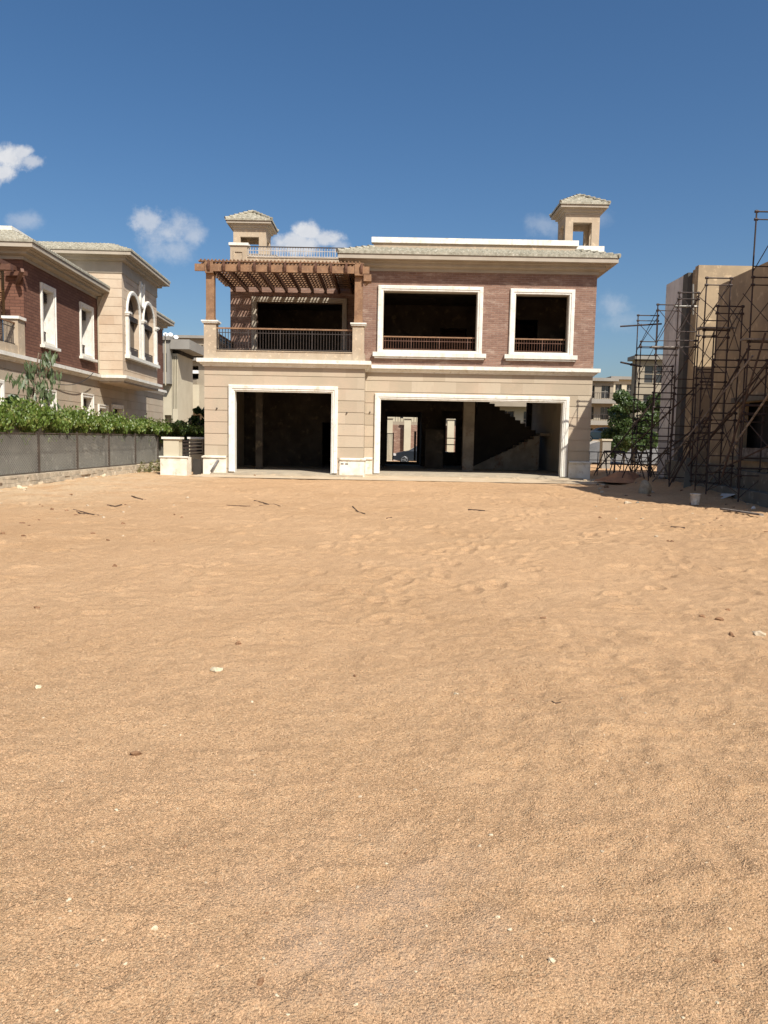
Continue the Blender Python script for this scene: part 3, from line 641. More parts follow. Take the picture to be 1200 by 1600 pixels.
# brick wing cornice and roof
ZW = 8.50
mb = MB(); mb.sweep([(-9, y0), (0, y0), (0, yb0-.01)], lift(CORN, ZW), False, XY); mb.build('cornice', M['cornice'], LV); MB().sweep([(0, yb1+.01), (0, ye), (-4, ye)], lift(CORN, ZW+.3), False, XY).build('cornice', M['cornice'], LV)
mb = MB(); zz = ZW+.56; tiles(mb, (.7, y0-.7, zz), (.7, yb0-.02, zz), (-1,0,0), 1.45, .5, 1, 0); tiles(mb, (-9, y0-.7, zz), (.7, y0-.7, zz), (0,1,0), 1.45, .5, 0, 1)
mb.box(-9, -.78, y0+.78, yb0-.02, zz-.2, zz+.66); mb.build('tiled_roof', M['tile'], LV, recalc=False)
mb = MB(); tiles(mb, (.7, yb1+.02, zz+.3), (.7, ye+.7, zz+.3), (-1,0,0), 1.45, .5, 0, 1); mb.box(-9, -.78, yb1, ye-.78, zz, zz+1.0); mb.build('tiled_roof', M['tile'], LV, recalc=False)
MB().box(-9, -.68, y0+.68, y0+1.0, zz+.66, zz+.92).box(-1.0, -.68, y0+1.0, yb0-.03, zz+.66, zz+.92).build('parapet_coping', M['white'], LV)
MB().path([(.35, yb0-.06, ZW+.2), (.12, yb0-.08, ZW-.35), (.06, yb0-.06, ZW-.6), (.06, yb0-.06, 4.7)], .04, 6).build('downpipe', M['farcream'], LV)
MB().path([(.15, ye+.1, 8.6), (.15, ye+.1, 5.0)], .04, 6).build('downpipe', M['farcream'], LV)
# balcony at the near corner with parapet, rail, folding shutters and pergola tails
mb = MB(); mb.wall((0, 0), (0,1), (1,0), .25, -12, -.3, 4.61, 5.0); mb.box(-.55, .02, -.3, y0-.01, 4.61, 6.05); mb.build('balcony_parapet', M['plaster'], LV)
MB().box(-.6, .09, -.37, y0+.0, 6.05, 6.16).build('pillar_cap', M['white'], LV)
mb = MB(); mb.box(-7, -.3, -12, y0-.01, 4.3, 4.6); mb.build('balcony_floor', M['floor'], LV)
railing(LV, (-.12, -12), (-.12, -.3), 5.0, 5.88, M['iron'], M['wood'], .12, .014, (.07, .055))
sh = MB().box(-7.9, -.9, y0+.05, y0+.09, 4.95, 8.3).build('folding_shutters', M['woodin'], LV)
mb = MB(); xs = -.88
for i in range(7):
    for j in range(6):
        x1 = xs-i*.95; z0_ = 5.0+j*.55
        mb.box(x1-.95, x1-.90, y0-.02, y0+.05, z0_, z0_+.55); mb.box(x1-.9, x1, y0-.02, y0+.05, z0_, z0_+.05)
        if (i+j) % 2:
            for k in range(5): mb.box(x1-.89, x1-.02, y0-.0, y0+.04, z0_+.08+k*.09, z0_+.13+k*.09)
        else: mb.box(x1-.87, x1-.03, y0+.01, y0+.05, z0_+.07, z0_+.52)
mb.build('shutter_panel', M['wood'], sh)
mb = MB()
mb.bar((-7.5, -1.0, 7.9), (.15, -1.0, 7.9), .26, .22)
pg2 = mb.build('pergola', M['woodin'], LV)
for k in range(8):
    x1 = -.25-k*.75; MB().bar((-7.5, -5.4, 7.9), (.15, -5.4, 7.9), .1, .22).build('beam', M['woodin'], pg2) if k == 0 else None; poly = [(-6.2, 8.04), (-6.2, 8.2), (y0, 8.2), (y0, 8.02)]
    MB().prism(poly, lambda a, b: (x1-.04, a, b), lambda a, b: (x1+.04, a, b)).build('rafter', M['woodin'], pg2)
for y in (-5.4,): MB().bar((-.27, y, 6.1), (-.27, y, 7.8), .22, .22).build('post', M['wood'], pg2)
mb = MB(); mb.bar((-.25, y0, 7.55), (.25, -.3, 7.95), .12, .16); mb.bar((-.6, y0-.1, 7.9), (.25, y0-.25, 7.9), .14, .16); mb.build('bracket', M['woodin'], pg2)
# loose cable slung along the string course
p0 = lhit(88, 600, x=.1); p1 = lhit(146, 582, x=.35); mb = MB()
pts = [tuple(LO+ex*(p0[0]+(p1[0]-p0[0])*t)+ey*(p0[1]+(p1[1]-p0[1])*t)+np.array((0,0,p0[2]+(p1[2]-p0[2])*t-.35*4*t*(1-t)*(.6+.4*t)))) for t in np.linspace(0, 1, 15)]
mb.path(pts, .018, 5); tag(mb.build('slack_cable', M['blackiron']), 'slack black cable hanging in front of the brick villa below its white ledge', 'cable')

# ================================================================== FOLIAGE
def leaves(centres, size, elong=1.6, droop=None, jitter=.35):
    """one folded leaf per centre: four vertices, two faces"""
    n = len(centres); a = rng.normal(size=(n, 3)); a /= np.linalg.norm(a, axis=1)[:, None]
    if droop is not None: a = a*(1-droop)+np.array((0, 0, -1.))*droop; a /= np.linalg.norm(a, axis=1)[:, None]
    b = np.cross(a, rng.normal(size=(n, 3))); b /= np.linalg.norm(b, axis=1)[:, None]; c = np.cross(a, b)
    s = (size*(1+jitter*rng.normal(size=n)).clip(.4, 1.8))[:, None]
    v = np.stack([centres-a*s*elong/2, centres+b*s/2+c*s*.12, centres+a*s*elong/2, centres-b*s/2+c*s*.12], 1).reshape(-1, 3)
    k = np.arange(n)[:, None]*4
    f = np.concatenate([k+np.array([[0, 1, 2]]), k+np.array([[0, 2, 3]])], 0)
    return v, f
def tree(name, label, loc, height, crown_r, crown_h, nleaf, lsize, mat, cat='tree', trunk_r=.12, seed=3, droop=.2, group=None, parts=('trunk','crown'), lobes=26):
    global rng
    rs = random.Random(seed); t = thing(name, label, cat, loc, group); x, y, z = loc
    mb = MB(); top = (x+rs.uniform(-.1,.1), y, z+height*.62); mb.tube((x, y, z-.1), ((x+top[0])/2+.05, y, z+height*.32), trunk_r, trunk_r*.75, 9); mb.tube(((x+top[0])/2+.05, y, z+height*.32), top, trunk_r*.75, trunk_r*.45, 9)
    cz = z+height-crown_h/2; blobs = []
    for k in range(lobes):
        th = rs.uniform(0, 2*math.pi); ph = rs.uniform(-1, 1); rr = rs.uniform(.45, 1.0)
        q = (x+crown_r*rr*math.cos(th)*math.sqrt(1-ph*ph*.7), y+crown_r*rr*math.sin(th)*math.sqrt(1-ph*ph*.7), cz+crown_h/2*ph*rr)
        blobs.append((q, rs.uniform(.2, .42)*crown_r))
        if k % 2 == 0:
            m = (x+(q[0]-x)*.35, y+(q[1]-y)*.35, z+height*.45+(q[2]-z-height*.45)*.4); mb.tube((x, y, z+height*(.25+.2*rs.random())), m, trunk_r*.4, trunk_r*.25, 6); mb.tube(m, q, trunk_r*.25, trunk_r*.06, 5)
    mb.build(parts[0], M['bark'], t, True)
    per = nleaf//lobes; cs = []
    for (q, r) in blobs:
        d = rng.normal(size=(per, 3)); d /= np.linalg.norm(d, axis=1)[:, None]; cs.append(np.array(q)+d*(r*rng.random(per)**.45)[:, None]*np.array((1, 1, .8)))
    v, f = leaves(np.concatenate(cs), lsize, 1.7, droop); np_mesh(parts[1], v, f, M[mat], t, loc)
    return t

# ================================================================== BOUNDARY WALL, IVY, MESH FENCE (left)
F0 = np.array((-10.95, 17.0)); F1 = np.array((-9.95, 34.2)); fd = (F1-F0)/np.linalg.norm(F1-F0); fn = np.array((fd[1], -fd[0]))   # fn: towards the plot
FP = lambda s, o, z: (F0[0]+fd[0]*s+fn[0]*o, F0[1]+fd[1]*s+fn[1]*o, z)
LF = float(np.linalg.norm(F1-F0))
def fbar(mb, s0, s1, o0, o1, z0, z1, z0b=None):
    z0b = z0 if z0b is None else z0b
    return mb.add([FP(s0,o0,z0),FP(s1,o0,z0b),FP(s1,o1,z0b),FP(s0,o1,z0),FP(s0,o0,z1),FP(s1,o0,z1),FP(s1,o1,z1),FP(s0,o1,z1)],
           [(0,3,2,1),(4,5,6,7),(0,1,5,4),(1,2,6,5),(2,3,7,6),(3,0,4,7)])
mb = MB(); fbar(mb, -14, 27.5, -.50, -.28, -.2, 1.80)
bw = mb.build('boundary_wall', M['concrete'], origin=FP(6, -.4, 0)); tag(bw, 'weathered grey concrete boundary wall under the green ivy on the left', 'wall')
mb = MB(); s = -3.
while s < 17.2:
    w = random.uniform(.35, .8); r_ = 0; z = -.1
    for row in range(3):
        h = random.uniform(.11, .16); o1 = .30+random.uniform(-.05, .05)-row*.03
        fbar(mb, s+random.uniform(-.08, .08), s+w-.015, -.2, o1, z, z+h-.008); z += h
    s += w
kb = mb.build('stone_kerb', M['kerb'], origin=FP(7, .1, 0)); tag(kb, 'low rough pale stone kerb running along the foot of the mesh fence', 'kerb')
mb = MB(); fbar(mb, -12, 17.3, -.22, .22, .26, .33); mb.build('kerb_top', M['kerb'], kb)
fence = thing('mesh_fence', 'rusty framed wire mesh fence standing on a stone kerb before the concrete wall', 'fence', FP(8, 0, .3))
posts = [3.85+2.57*k for k in range(-4, 6)]
for s in posts: MB().bar(FP(s, .04, .3), FP(s, .04, 1.60), .05, .05).build('post', M['post'], fence)
for s in posts[:-1]:
    mb = MB(); a, b = s+.03, s+2.54
    for z in (.36, 1.54): mb.bar(FP(a, .04, z), FP(b, .04, z), .035, .035)
    for q in (a+.02, b-.02): mb.bar(FP(q, .04, .36), FP(q, .04, 1.54), .03, .03)
    pn = mb.build('mesh_panel', M['post'], fence)
    mb = MB(); st = .10; H_ = 1.18; k = a-H_
    while k < b:
        for sg in (1, -1):
            s0_, s1_ = (k, k+H_) if sg > 0 else (k+H_, k)
            za, zb_ = .36, 1.54; A0, A1 = s0_, s1_
            pa, pb = np.array((A0, za)), np.array((A1, zb_)); d = pb-pa
            t0, t1 = 0., 1.
            if d[0] > 0: t0, t1 = max(0, (a-pa[0])/d[0]), min(1, (b-pa[0])/d[0])
            else: t0, t1 = max(0, (b-pa[0])/d[0]), min(1, (a-pa[0])/d[0])
            if t1-t0 > .02:
                p, q = pa+d*t0, pa+d*t1; mb.tube(FP(p[0], .04, p[1]), FP(q[0], .04, q[1]), .0042, .0042, 3)
        k += st
    mb.build('wire_mesh', M['wirey'], pn, recalc=False)
# ivy: leaves in a rolling bank over the wall, ragged strands hanging down its face
def ivy_part(s0, s1, n, seed):
    s = rng.uniform(s0, s1, n); ph = rng.uniform(0, 1, n)
    top = 2.45-.030*s+.10*np.sin(s*2.1)+.08*np.sin(s*5.3+1)+.05*np.sin(s*13)
    low = 1.72+.10*np.sin(s*3.7+.5)+.09*np.sin(s*9.1)
    hh = low+(top-low)*ph**.8; o = -.35+(.50*np.sqrt(np.clip(1-(ph*1.0-.15)**2, .05, 1)))*rng.uniform(-.9, 1.05, n)+.04*np.sin(s*7)
    hang = rng.random(n) < .05; hh = np.where(hang, low-rng.random(n)**2*.42*(np.sin(s*4.3)+1.15)/2, hh); o = np.where(hang, -.24+rng.random(n)*.08, o)
    up = rng.random(n) < .03; hh = np.where(up, top+rng.random(n)*.22, hh)
    return np.stack([F0[0]+fd[0]*s+fn[0]*o, F0[1]+fd[1]*s+fn[1]*o, hh], 1)
iv = thing('ivy_hedge', 'long bank of bright green ivy spilling over the top of the grey boundary wall', 'hedge', FP(8, -.3, 1.7))
v, f = leaves(ivy_part(-2, 27.4, 95000, 1), .052, 1.7, .6); np_mesh('foliage', v, f, M['ivy'], iv, FP(8, -.3, 1.7))
mb = MB()
for k in range(60):
    s = random.uniform(-1, 27); z = 1.75
    pts = [FP(s, -.35, z)]
    for j in range(5): s += random.uniform(-.15, .15); z += random.uniform(.05, .15); pts.append(FP(s, random.uniform(-.5, -.1), z))
    mb.path(pts, .008, 4)
tag(mb.build('stem', M['bark'], iv), kind='stuff')

# plants behind the wall
def drooping_plant(name, label, x, y, h, seed, nclump=9):
    rs = random.Random(seed); t = thing(name, label, 'tree', (x, y, 0)); mb = MB(); pts = [(x, y, 0)]
    for k in range(1, 7): pts.append((x+.05*math.sin(k*1.3)*k*.4, y+.03*k, h*k/6))
    for a, b, r in zip(pts, pts[1:], (.06, .055, .048, .04, .03, .022)): mb.tube(a, b, r, r*.85, 7)
    cs = []; 
    for k in range(nclump*3):
        i = rs.randint(3, 5); bq = np.array(pts[i])+(np.array(pts[i+1])-np.array(pts[i]))*rs.random(); th = rs.uniform(0, 6.28); L = rs.uniform(.3, .8)
        tip = bq+np.array((math.cos(th)*L, math.sin(th)*L*.8, rs.uniform(-.05, .25))); mb.tube(bq, tip, .012, .006, 4)
        for j in range(12): cs.append(tip+np.array((rs.gauss(0, .11), rs.gauss(0, .11), -abs(rs.gauss(0, .2)))))
    mb.build('stem', M['bark'], t, True); v, f = leaves(np.array(cs), .085, 3.4, .72); np_mesh('foliage', v, f, M['paleleaf'], t, (x, y, 0))
p = at(52, 600, Y=25.2); drooping_plant('young_tree', 'young tree with long drooping leaves rising above the ivy before the brick villa', p[0], 25.2, 4.15, 5, 8)
p = at(8, 610, Y=24.5); tree('dark_shrub', 'dark green shrub at the left edge behind the ivy wall', (p[0]-.2, 24.5, 0), 3.15, .8, 1.5, 2600, .10, 'darkleaf', 'shrub', .05, 9, .3, None, ('stem','foliage'), 14)
p = at(306, 640, Y=43.); tree('dark_tree', 'dark leafy tree in the gap beside the left corner of the unfinished villa', (p[0]-.1, 43., 0), 3.6, .85, 2.6, 2600, .16, 'darkleaf', 'tree', .07, 19, .4, None, ('trunk','crown'), 14)
# weeds at the end of the kerb
cs = []; mb = MB()
for k in range(40):
    s = random.uniform(13.6, 16.9); o = random.uniform(.3, .75); z0_ = .02; hgt = random.uniform(.12, .5)
    q = np.array(FP(s, o, z0_)); tip = q+np.array((random.gauss(0, .1), random.gauss(0, .1), hgt)); mb.tube(q, tip, .006, .003, 4)
    cs += [q+(tip-q)*random.random()+np.array((random.gauss(0, .04), random.gauss(0, .04), 0)) for _ in range(16)]
wd = thing('weed_patch', 'patch of dry greenish weeds at the far end of the stone kerb', 'weeds', FP(15, .5, 0)); tag(mb.build('stem', M['weed'], wd), kind='stuff'); v, f = leaves(np.array(cs), .045, 2.4, .1); np_mesh('foliage', v, f, M['weed'], wd, FP(15, .5, 0))

# side gate walls left of the villa
def gate_pillar(label, x0, x1, y0_, y1_, z1):
    t = thing('gate_pillar', label, 'pillar', ((x0+x1)/2, (y0_+y1_)/2, 0), 'pale pillars of the side passage'); MB().box(x0, x1, y0_, y1_, -.1, z1).build('shaft', M['farcream'], t)
    MB().box(x0-.06, x1+.06, y0_-.06, y1_+.06, z1, z1+.08).build('cap', M['white'], t); return t
gate_pillar('pale stone pillar with white cap standing on the near low wall left of the villa', -8.52, -7.93, 29.6, 30.1, 1.40)
gate_pillar('second capped pale pillar further back against the villa corner', -8.3, -7.72, 32.6, 33.1, 1.40)
sw = thing('passage_wall', 'low pale plastered wall at the foot of the near gate pillar, left of the villa', 'wall', (-8.1, 30.2, 0))
mb = MB(); mb.box(-8.62, -7.60, 29.50, 30.2, -.1, .70); mb.build('low_wall', M['dirtywhite'], sw)
MB().box(-8.66, -7.56, 29.46, 29.62, .70, .75).build('coping', M['white'], sw)
MB().box(-7.59, -7.30, 30.4, 30.5, -.1, .62).build('shade_panel', M['shade'], sw)  # near-black panel standing in for the shadow beside the villa corner
sg = thing('side_gate', 'brown slatted low gate between the two capped pale pillars', 'gate', (-7.8, 31.5, .7))
mb = MB(); mb.bar((-7.92, 30.15, 1.32), (-7.76, 32.6, 1.32), .05, .05); mb.bar((-7.92, 30.15, .8), (-7.76, 32.6, .8), .05, .05); mb.build('frame', M['iron'], sg)
mb = MB(); [mb.bar((-7.92, 30.15, z), (-7.76, 32.6, z), .02, .08) for z in (.92, 1.06, 1.20)]; mb.build('slat', M['iron'], sg)

# ================================================================== RIGHT: building under construction
XBW = 10.7
B = thing('construction_building', 'unfinished tan rendered building shell behind the scaffolding on the right', 'building', (XBW+2, 22, 0))
mb = MB(); mb.wall((XBW, 0), (0,1), (-1,0), .3, 17.4, 24.6, -.2, 6.75, [(21.2, 23.5, 1.25, 2.85)])
mb.wall((0, 17.4), (1,0), (0,-1), .3, XBW+.3, 18, -.2, 6.75); mb.box(XBW+.3, 18, 17.7, 24.6, 6.4, 6.6)
mb.wall((0, 24.6), (1,0), (0,1), .3, XBW+.3, 18, -.2, 6.75)
mb.build('rendered_wall', M['render'], B)
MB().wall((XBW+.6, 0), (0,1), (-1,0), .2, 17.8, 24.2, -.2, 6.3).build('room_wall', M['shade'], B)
a = at(1130, 439, Y=24.9); 
mb = MB(); mb.box(XBW-.02, 18, 24.62, 25.4, -.2, 6.7); mb.build('return_wall', M['render'], B)
L1 = at(1092, 414, Y=27.3)
mb = MB(); mb.wall((0, 27.3), (1,0), (0,-1), .3, L1[0], 18, -.2, L1[2]); mb.wall((L1[0], 0), (0,1), (-1,0), .3, 27.6, 27.8, -.2, L1[2]-.08); mb.build('stair_tower_wall', M['render'], B)
wx = at(1070, 429, Y=26.6)[0]
mb = MB(); mb.wall((at(1069, 430, Y=28.26)[0]-.03, 0), (0,1), (-1,0), .5, 27.81, 28.25, -.2, L1[2]-.15); mb.build('gap_shade_wall', M['gapshade'], B)  # dark-coloured wall standing in for the shaded gap before the primed wall
g0 = at(1069, 430, Y=28.26); g1_ = at(1034, 450, Y=30.0); print('grey slab', g0, g1_)
mb = MB(); mb.wall((g0[0], 0), (0,1), (-1,0), .4, 28.26, 30.0, -.2, g0[2]); mb.box(g0[0]+.4, 18, 29.6, 30.0, -.2, g0[2]-.05); mb.build('primed_wall', M['rendergrey'], B)
# darker ledge parts
MB().box(XBW-.12, XBW-.001, 20.9, 23.8, 2.86, 3.0).build('window_lintel', M['concrete'], B); MB().box(XBW-.10, XBW-.001, 21.0, 23.7, 1.12, 1.24).build('window_ledge', M['concrete'], B)
MB().box(XBW+.02, XBW+.06, 21.2, 23.5, 1.25, 1.5).build('window_board', M['palepole'], B)
# taller near wing, added unseen outside the frame to cast shadow over the plot
NEARH = 8.8
MB().box(XBW+.01, 18, 15.4, 17.39, -.2, NEARH).build('unseen_shadow_wing', M['render'], B); MB().box(XBW+.01, 18, 17.40, 20.6, 6.76, NEARH).build('unseen_shadow_storey', M['render'], B)
rk = thing('retaining_kerb', 'low grey concrete upstand along the foot of the scaffolding', 'kerb', (9.9, 24, 0))
mb = MB(); pa, pb = at(1040, 757, Z=.18), at(1210, 797, Z=.0)
mb.bar((pb[0]+.35, pb[1]-2, .05), (pa[0]+.35, pa[1], .18), .35, .5); mb.build('upstand', M['concrete'], rk)
mb = MB(); mb.bar((10.25, 19.5, .35), (10.3, 28, .55), .25, .9); mb.build('low_wall', M['concrete'], rk)

# ---- scaffolding
def scaffold(label, x0, x1, y0_, ztop, lift_, nxt=None, seed=0):
    """a stack of welded ladder frames standing across the wall, with cross braces running back to the next stack"""
    zb = gh((x0+x1)/2, y0_)-.02; rs = random.Random(seed)
    t = thing('scaffold_tower', label, 'scaffolding', ((x0+x1)/2, y0_, zb), 'rusty scaffold towers along the tan building'); r_ = .021
    z = ztop; lv = []
    while z > zb+.3: lv.append(z); z -= lift_
    zz = lv+[zb]
    for i in range(len(zz)-1):
        a, b = zz[i], zz[i+1]; dx = rs.uniform(-.02, .02); mb = MB()
        for x in (x0, x1): mb.tube((x+dx, y0_, b), (x+dx*.5, y0_, a), r_, r_, 7)
        mb.tube((x0+dx, y0_, a-.04), (x1+dx, y0_, a-.04), r_, r_, 7); mb.tube((x0+dx, y0_, a-.24), (x1+dx, y0_, a-.24), r_*.8, r_*.8, 6)
        if a-b > 1: mb.tube((x0+dx, y0_, b+.24), (x1+dx, y0_, b+.24), r_*.8, r_*.8, 6)
        if i == 0 or rs.random() < .45: mb.tube((x0, y0_+.03, b+.1), (x1, y0_+.03, a-.1), .013, .013, 5)
        for x in (x0, x1):
            for zc_ in (a-.04, a-.24): mb.tube((x+dx*.6-.045, y0_-.0, zc_), (x+dx*.6+.045, y0_, zc_), .038, .038, 6)
        mb.build('frame', M['rust'], t)
        if (i, seed) in ((1, 3), (2, 1), (1, 5), (2, 23)): MB().bar((x0-.15, y0_+.06, a+.03), (x1+.2, y0_+.06, a+.03), .26, .045).build('plank', M['palepole'], t)
        if nxt and a < nxt[2]+.6:
            for (xa, xb) in ((x0, nxt[0]), (x1, nxt[1])):
                if rs.random() < .75:
                    mb = MB(); mb.tube((xa, y0_, b+.2), (xb, nxt[3], a-.2), .012, .012, 5); mb.tube((xa, y0_, a-.2), (xb, nxt[3], b+.2), .012, .012, 5); mb.build('cross_brace', M['rust'], t)
    return t
SC = [(1183, 328, 1230, 20.8, 'tallest scaffold tower, rising above the roof at the right edge of the photo'),
      (1121, 476, 1160, 22.2, 'shorter scaffold tower just left of the dark window opening'),
      (1105, 432, 1143, 23.0, 'scaffold tower reaching to the building top in front of the sunlit tan wall'),
      (1062, 455, 1092, 25.0, 'scaffold tower standing before the dark gap beside the pale grey wall'),
      (1028, 474, 1060, 27.0, 'scaffold tower overlapping the pale grey primed wall'),
      (997, 491, 1028, 30.0, 'farthest and leftmost scaffold tower, standing clear against the sky'),
      (1002, 532, 1026, 31.8, 'low scaffold tower half behind the leftmost tower')]
SC2 = [(1150, 560, 1184, 21.6, 'low scaffold tower directly in front of the dark window opening'),
       (1080, 512, 1104, 24.2, 'narrow scaffold tower at the left edge of the sunlit wall face'),
       (1014, 570, 1040, 28.6, 'low scaffold tower at the near edge of the pale grey wall')]
SP = [(at(a, b, Y=y)[0], at(c, b, Y=y)[0], at(a, b, Y=y)[2], y, lab) for (a, b, c, y, lab) in SC]
for k, (a, b, c, y, lab) in enumerate(SC2): scaffold(lab, at(a, b, Y=y)[0]+.25, at(c, b, Y=y)[0]+.25, y, at(a, b, Y=y)[2], 1.5, None, 20+k)
for k, q in enumerate(SP): scaffold(q[4], q[0], q[1], q[3], q[2], 1.68 if k == 0 else 1.5, SP[k+1] if k+1 < len(SP) else None, k+1)
def pole(label, p0, p1, r_=.026, mat='rust', name='scaffold_pole', group='loose poles leaning in the scaffolding'):
    mb = MB(); mb.tube(p0, p1, r_, r_, 8); mb.tube(np.array(p0)+(np.array(p1)-np.array(p0))*.5-np.array((0,0,.0)), np.array(p0)+(np.array(p1)-np.array(p0))*.515, r_*1.7, r_*1.7, 8)
    tag(mb.build(name, M[mat], origin=p0), label, 'pole', group)
def pp(px, py, Y): return at(px, py, Y=Y)
def g_at(px, py, h=0.15): return at(px, py, Z=h)
pole('long cement-splashed pole leaning from the dusty sack up to the right', g_at(1020, 752, .28), pp(1176, 556, 20.5), .028, 'palepole')
pole('pale pole leaning from beside the white bucket up past the window', g_at(1098, 768, .1), pp(1215, 596, 18.5), .028, 'palepole')
pole('dark pole leaning behind the pale pole by the sack', g_at(1045, 760, .25), pp(1172, 540, 21.5))
pole('dark pole leaning across the foot of the grey wall', pp(985, 700, 28.5), pp(1092, 600, 25.5))
pole('dark raking pole low in front of the tan wall', pp(1010, 728, 27.5), pp(1110, 650, 23.5))
pole('dark pole slanting beside the window opening', pp(1075, 728, 23.5), pp(1215, 548, 19.5))
pole('second dark pole slanting close beside it by the window', pp(1082, 716, 23.8), pp(1215, 566, 19.2))
pole('dark pole slanting down to the pile of iron trestles', pp(930, 738, 29.5), pp(1056, 585, 28.4))
pole('steep dark pole crossing in front of the tall right edge tower', pp(1128, 745, 20.5), pp(1196, 520, 18.8))
pole('dark pole low across the foot of the dark gap', pp(1030, 712, 26.5), pp(1128, 668, 22.5), .02)
pole('dark pole rising from the rubble to the narrow scaffold tower', pp(1052, 752, 25.0), pp(1098, 640, 24.3), .02)
pole('dark pole across the lower right, under the window', pp(1108, 742, 21.5), pp(1215, 690, 18.7), .022)
pole('thin dark rod crossing the window opening downwards to the right', pp(1160, 650, 20.6), pp(1215, 715, 19.6), .016)
pole('horizontal pole poking out left from the top of the leftmost tower', pp(969, 510, 29.7), pp(1034, 506, 29.4), .03)
pole('lower pole sticking out left from the leftmost tower', pp(970, 566, 29.7), pp(1002, 573, 30.3), .035)
pole('upright galvanised pole clamped in the middle scaffold tower', pp(1083, 492, 25.4), pp(1083, 444, 25.4), .03, 'wirey')
pole('pale horizontal pole across the middle scaffold tower', pp(1055, 479, 25.2), pp(1091, 479, 25.2), .035, 'wirey')
# bundle of trestles and reinforcement
def trestle(label, px, py, Y, w, h, rot, seed):
    rs = random.Random(seed); c = np.array(at(px, py, Y=Y)); c[2] = max(gh(c[0], c[1]), c[2]-.05); t = thing('iron_trestle', label, 'trestle', tuple(c), 'iron trestles piled beyond the villa corner'); mb = MB(); ca, sa = math.cos(rot), math.sin(rot)
    def Q(a, b, z): return (c[0]+a*ca-b*sa, c[1]+a*sa+b*ca, c[2]+z)
    mb.tube(Q(-w/2, 0, h), Q(w/2, 0, h), .03, .03, 7); mb.build('top_bar', M['rust'], t)
    for sx in (-1, 1):
        for sy in (-1, 1): MB().tube(Q(sx*w/2, 0, h), Q(sx*w*.62, sy*.42, 0), .022, .022, 7).build('leg', M['rust'], t)
    mb = MB(); mb.tube(Q(-w*.56, .2, h*.5), Q(w*.56, -.2, h*.5), .018, .018, 6); mb.tube(Q(-w/2, 0, h), Q(w*.58, .25, h*.3), .018, .018, 6); mb.build('brace', M['rust'], t)
trestle('dark iron trestle leaning nearest to the corner of the villa', 958, 742, 31.0, 1.0, 1.0, .4, 1)
trestle('dark iron trestle in the middle of the pile before the road', 985, 742, 30.0, 1.2, .9, -.5, 2)
trestle('dark iron trestle closest to the grey wall', 998, 745, 29.0, .9, 1.2, .9, 3)
# site railing
rl = thing('site_railing', 'thin dark rail fence between the villa corner and the grey wall', 'railing', (9.9, 33, 0))
mb = MB(); ra_, rb_ = at(921, 706, Y=33.5), at(1030, 708, Y=33.5)
for k in range(9): x = ra_[0]+(rb_[0]-ra_[0])*k/8; mb.tube((x, 33.5, gh(x, 33.5)-.05), (x, 33.5, ra_[2]), .02, .02, 6)
mb.build('post', M['iron'], rl); MB().tube(ra_, rb_, .02, .02, 6).tube((ra_[0], 33.5, ra_[2]-.35), (rb_[0], 33.5, rb_[2]-.35), .015, .015, 6).build('rail', M['iron'], rl)
gp = thing('gate_post', 'squat pale capped masonry post beyond the right corner of the villa', 'pillar', (10.95, 37.8, 0))
p0, p1 = at(938, 735, Y=38)[0], at(951, 735, Y=38)[0]; MB().box(p0, p1, 37.8, 38.3, 0, 1.65).build('shaft', M['fargrey'], gp); MB().box(p0-.05, p1+.05, 37.75, 38.35, 1.65, 1.74).build('cap', M['farcream'], gp)
p0, p1 = at(1073, 765, Z=.15), at(1081, 727, Y=24)
pp_ = thing('leaning_board', 'narrow grey board standing on end behind the white bucket', 'board', p0); MB().bar(p0, (p0[0]+.1, p0[1]+.15, p0[2]+1.0), .22, .03).build('plank', M['concrete'], pp_)
# reddish earth mound
def mound(name, label, c, rx, ry, h, mat, cat='mound', n=40, seed=1):
    rs = np.random.default_rng(seed); vs = []; m = 16
    for i in range(m+1):
        for j in range(n):
            r_ = i/m; th = 2*math.pi*j/n; wob = 1+.12*math.sin(3*th+seed)+.07*math.sin(7*th)
            z = h*(math.cos(r_*math.pi)+1)/2*(1+rs.normal()*.08)-(.06 if i == m else 0)
            vs.append((c[0]+rx*r_*wob*math.cos(th), c[1]+ry*r_*wob*math.sin(th), c[2]+z))
    fs = [(i*n+j, i*n+(j+1) % n, (i+1)*n+(j+1) % n, (i+1)*n+j) for i in range(m) for j in range(n)]
    return tag(MB().add(vs, fs).build(name, M[mat], None, True, origin=c), label, cat)
c = at(968, 748, Z=.2); mound('earth_mound', 'low heap of reddish earth beyond the right corner of the villa', (c[0]+.2, c[1], .15), 1.1, 1.0, .34, 'redearth')
# sack, bucket, board
def sack(label, c, s, seed, mat='sack', name='sack', cat='sack'):
    bm = bmesh.new(); bmesh.ops.create_icosphere(bm, subdivisions=3, radius=1); rs = np.random.default_rng(seed); ph = rs.uniform(0, 6, 6)
    for v in bm.verts:
        x, y, z = v.co; k = 1+.13*math.sin(3*x+ph[0])+.1*math.sin(4*y+ph[1])+.08*math.sin(5*z+ph[2]+2*x)
        v.co = (x*k*s[0], y*k*s[1], max(z, -.55)*k*s[2]+.5*s[2])
    me = bpy.data.meshes.new(name); bm.to_mesh(me); bm.free(); me.materials.append(M[mat]); me.polygons.foreach_set('use_smooth', [True]*len(me.polygons))
    o = bpy.data.objects.new(name, me); COL.objects.link(o); o.location = c; return tag(o, label, cat)
c = at(1008, 764, Z=.15); sack('slumped dusty cement sack at the foot of the long leaning pole', (c[0], c[1], gh(c[0], c[1])-.02), (.21, .2, .27), 2)
c = at(1086, 785, Z=0.05); c = (c[0], c[1], gh(c[0], c[1])-.01); bk = thing('bucket', 'dirty white plastic bucket standing on the shaded sand', 'bucket', c)
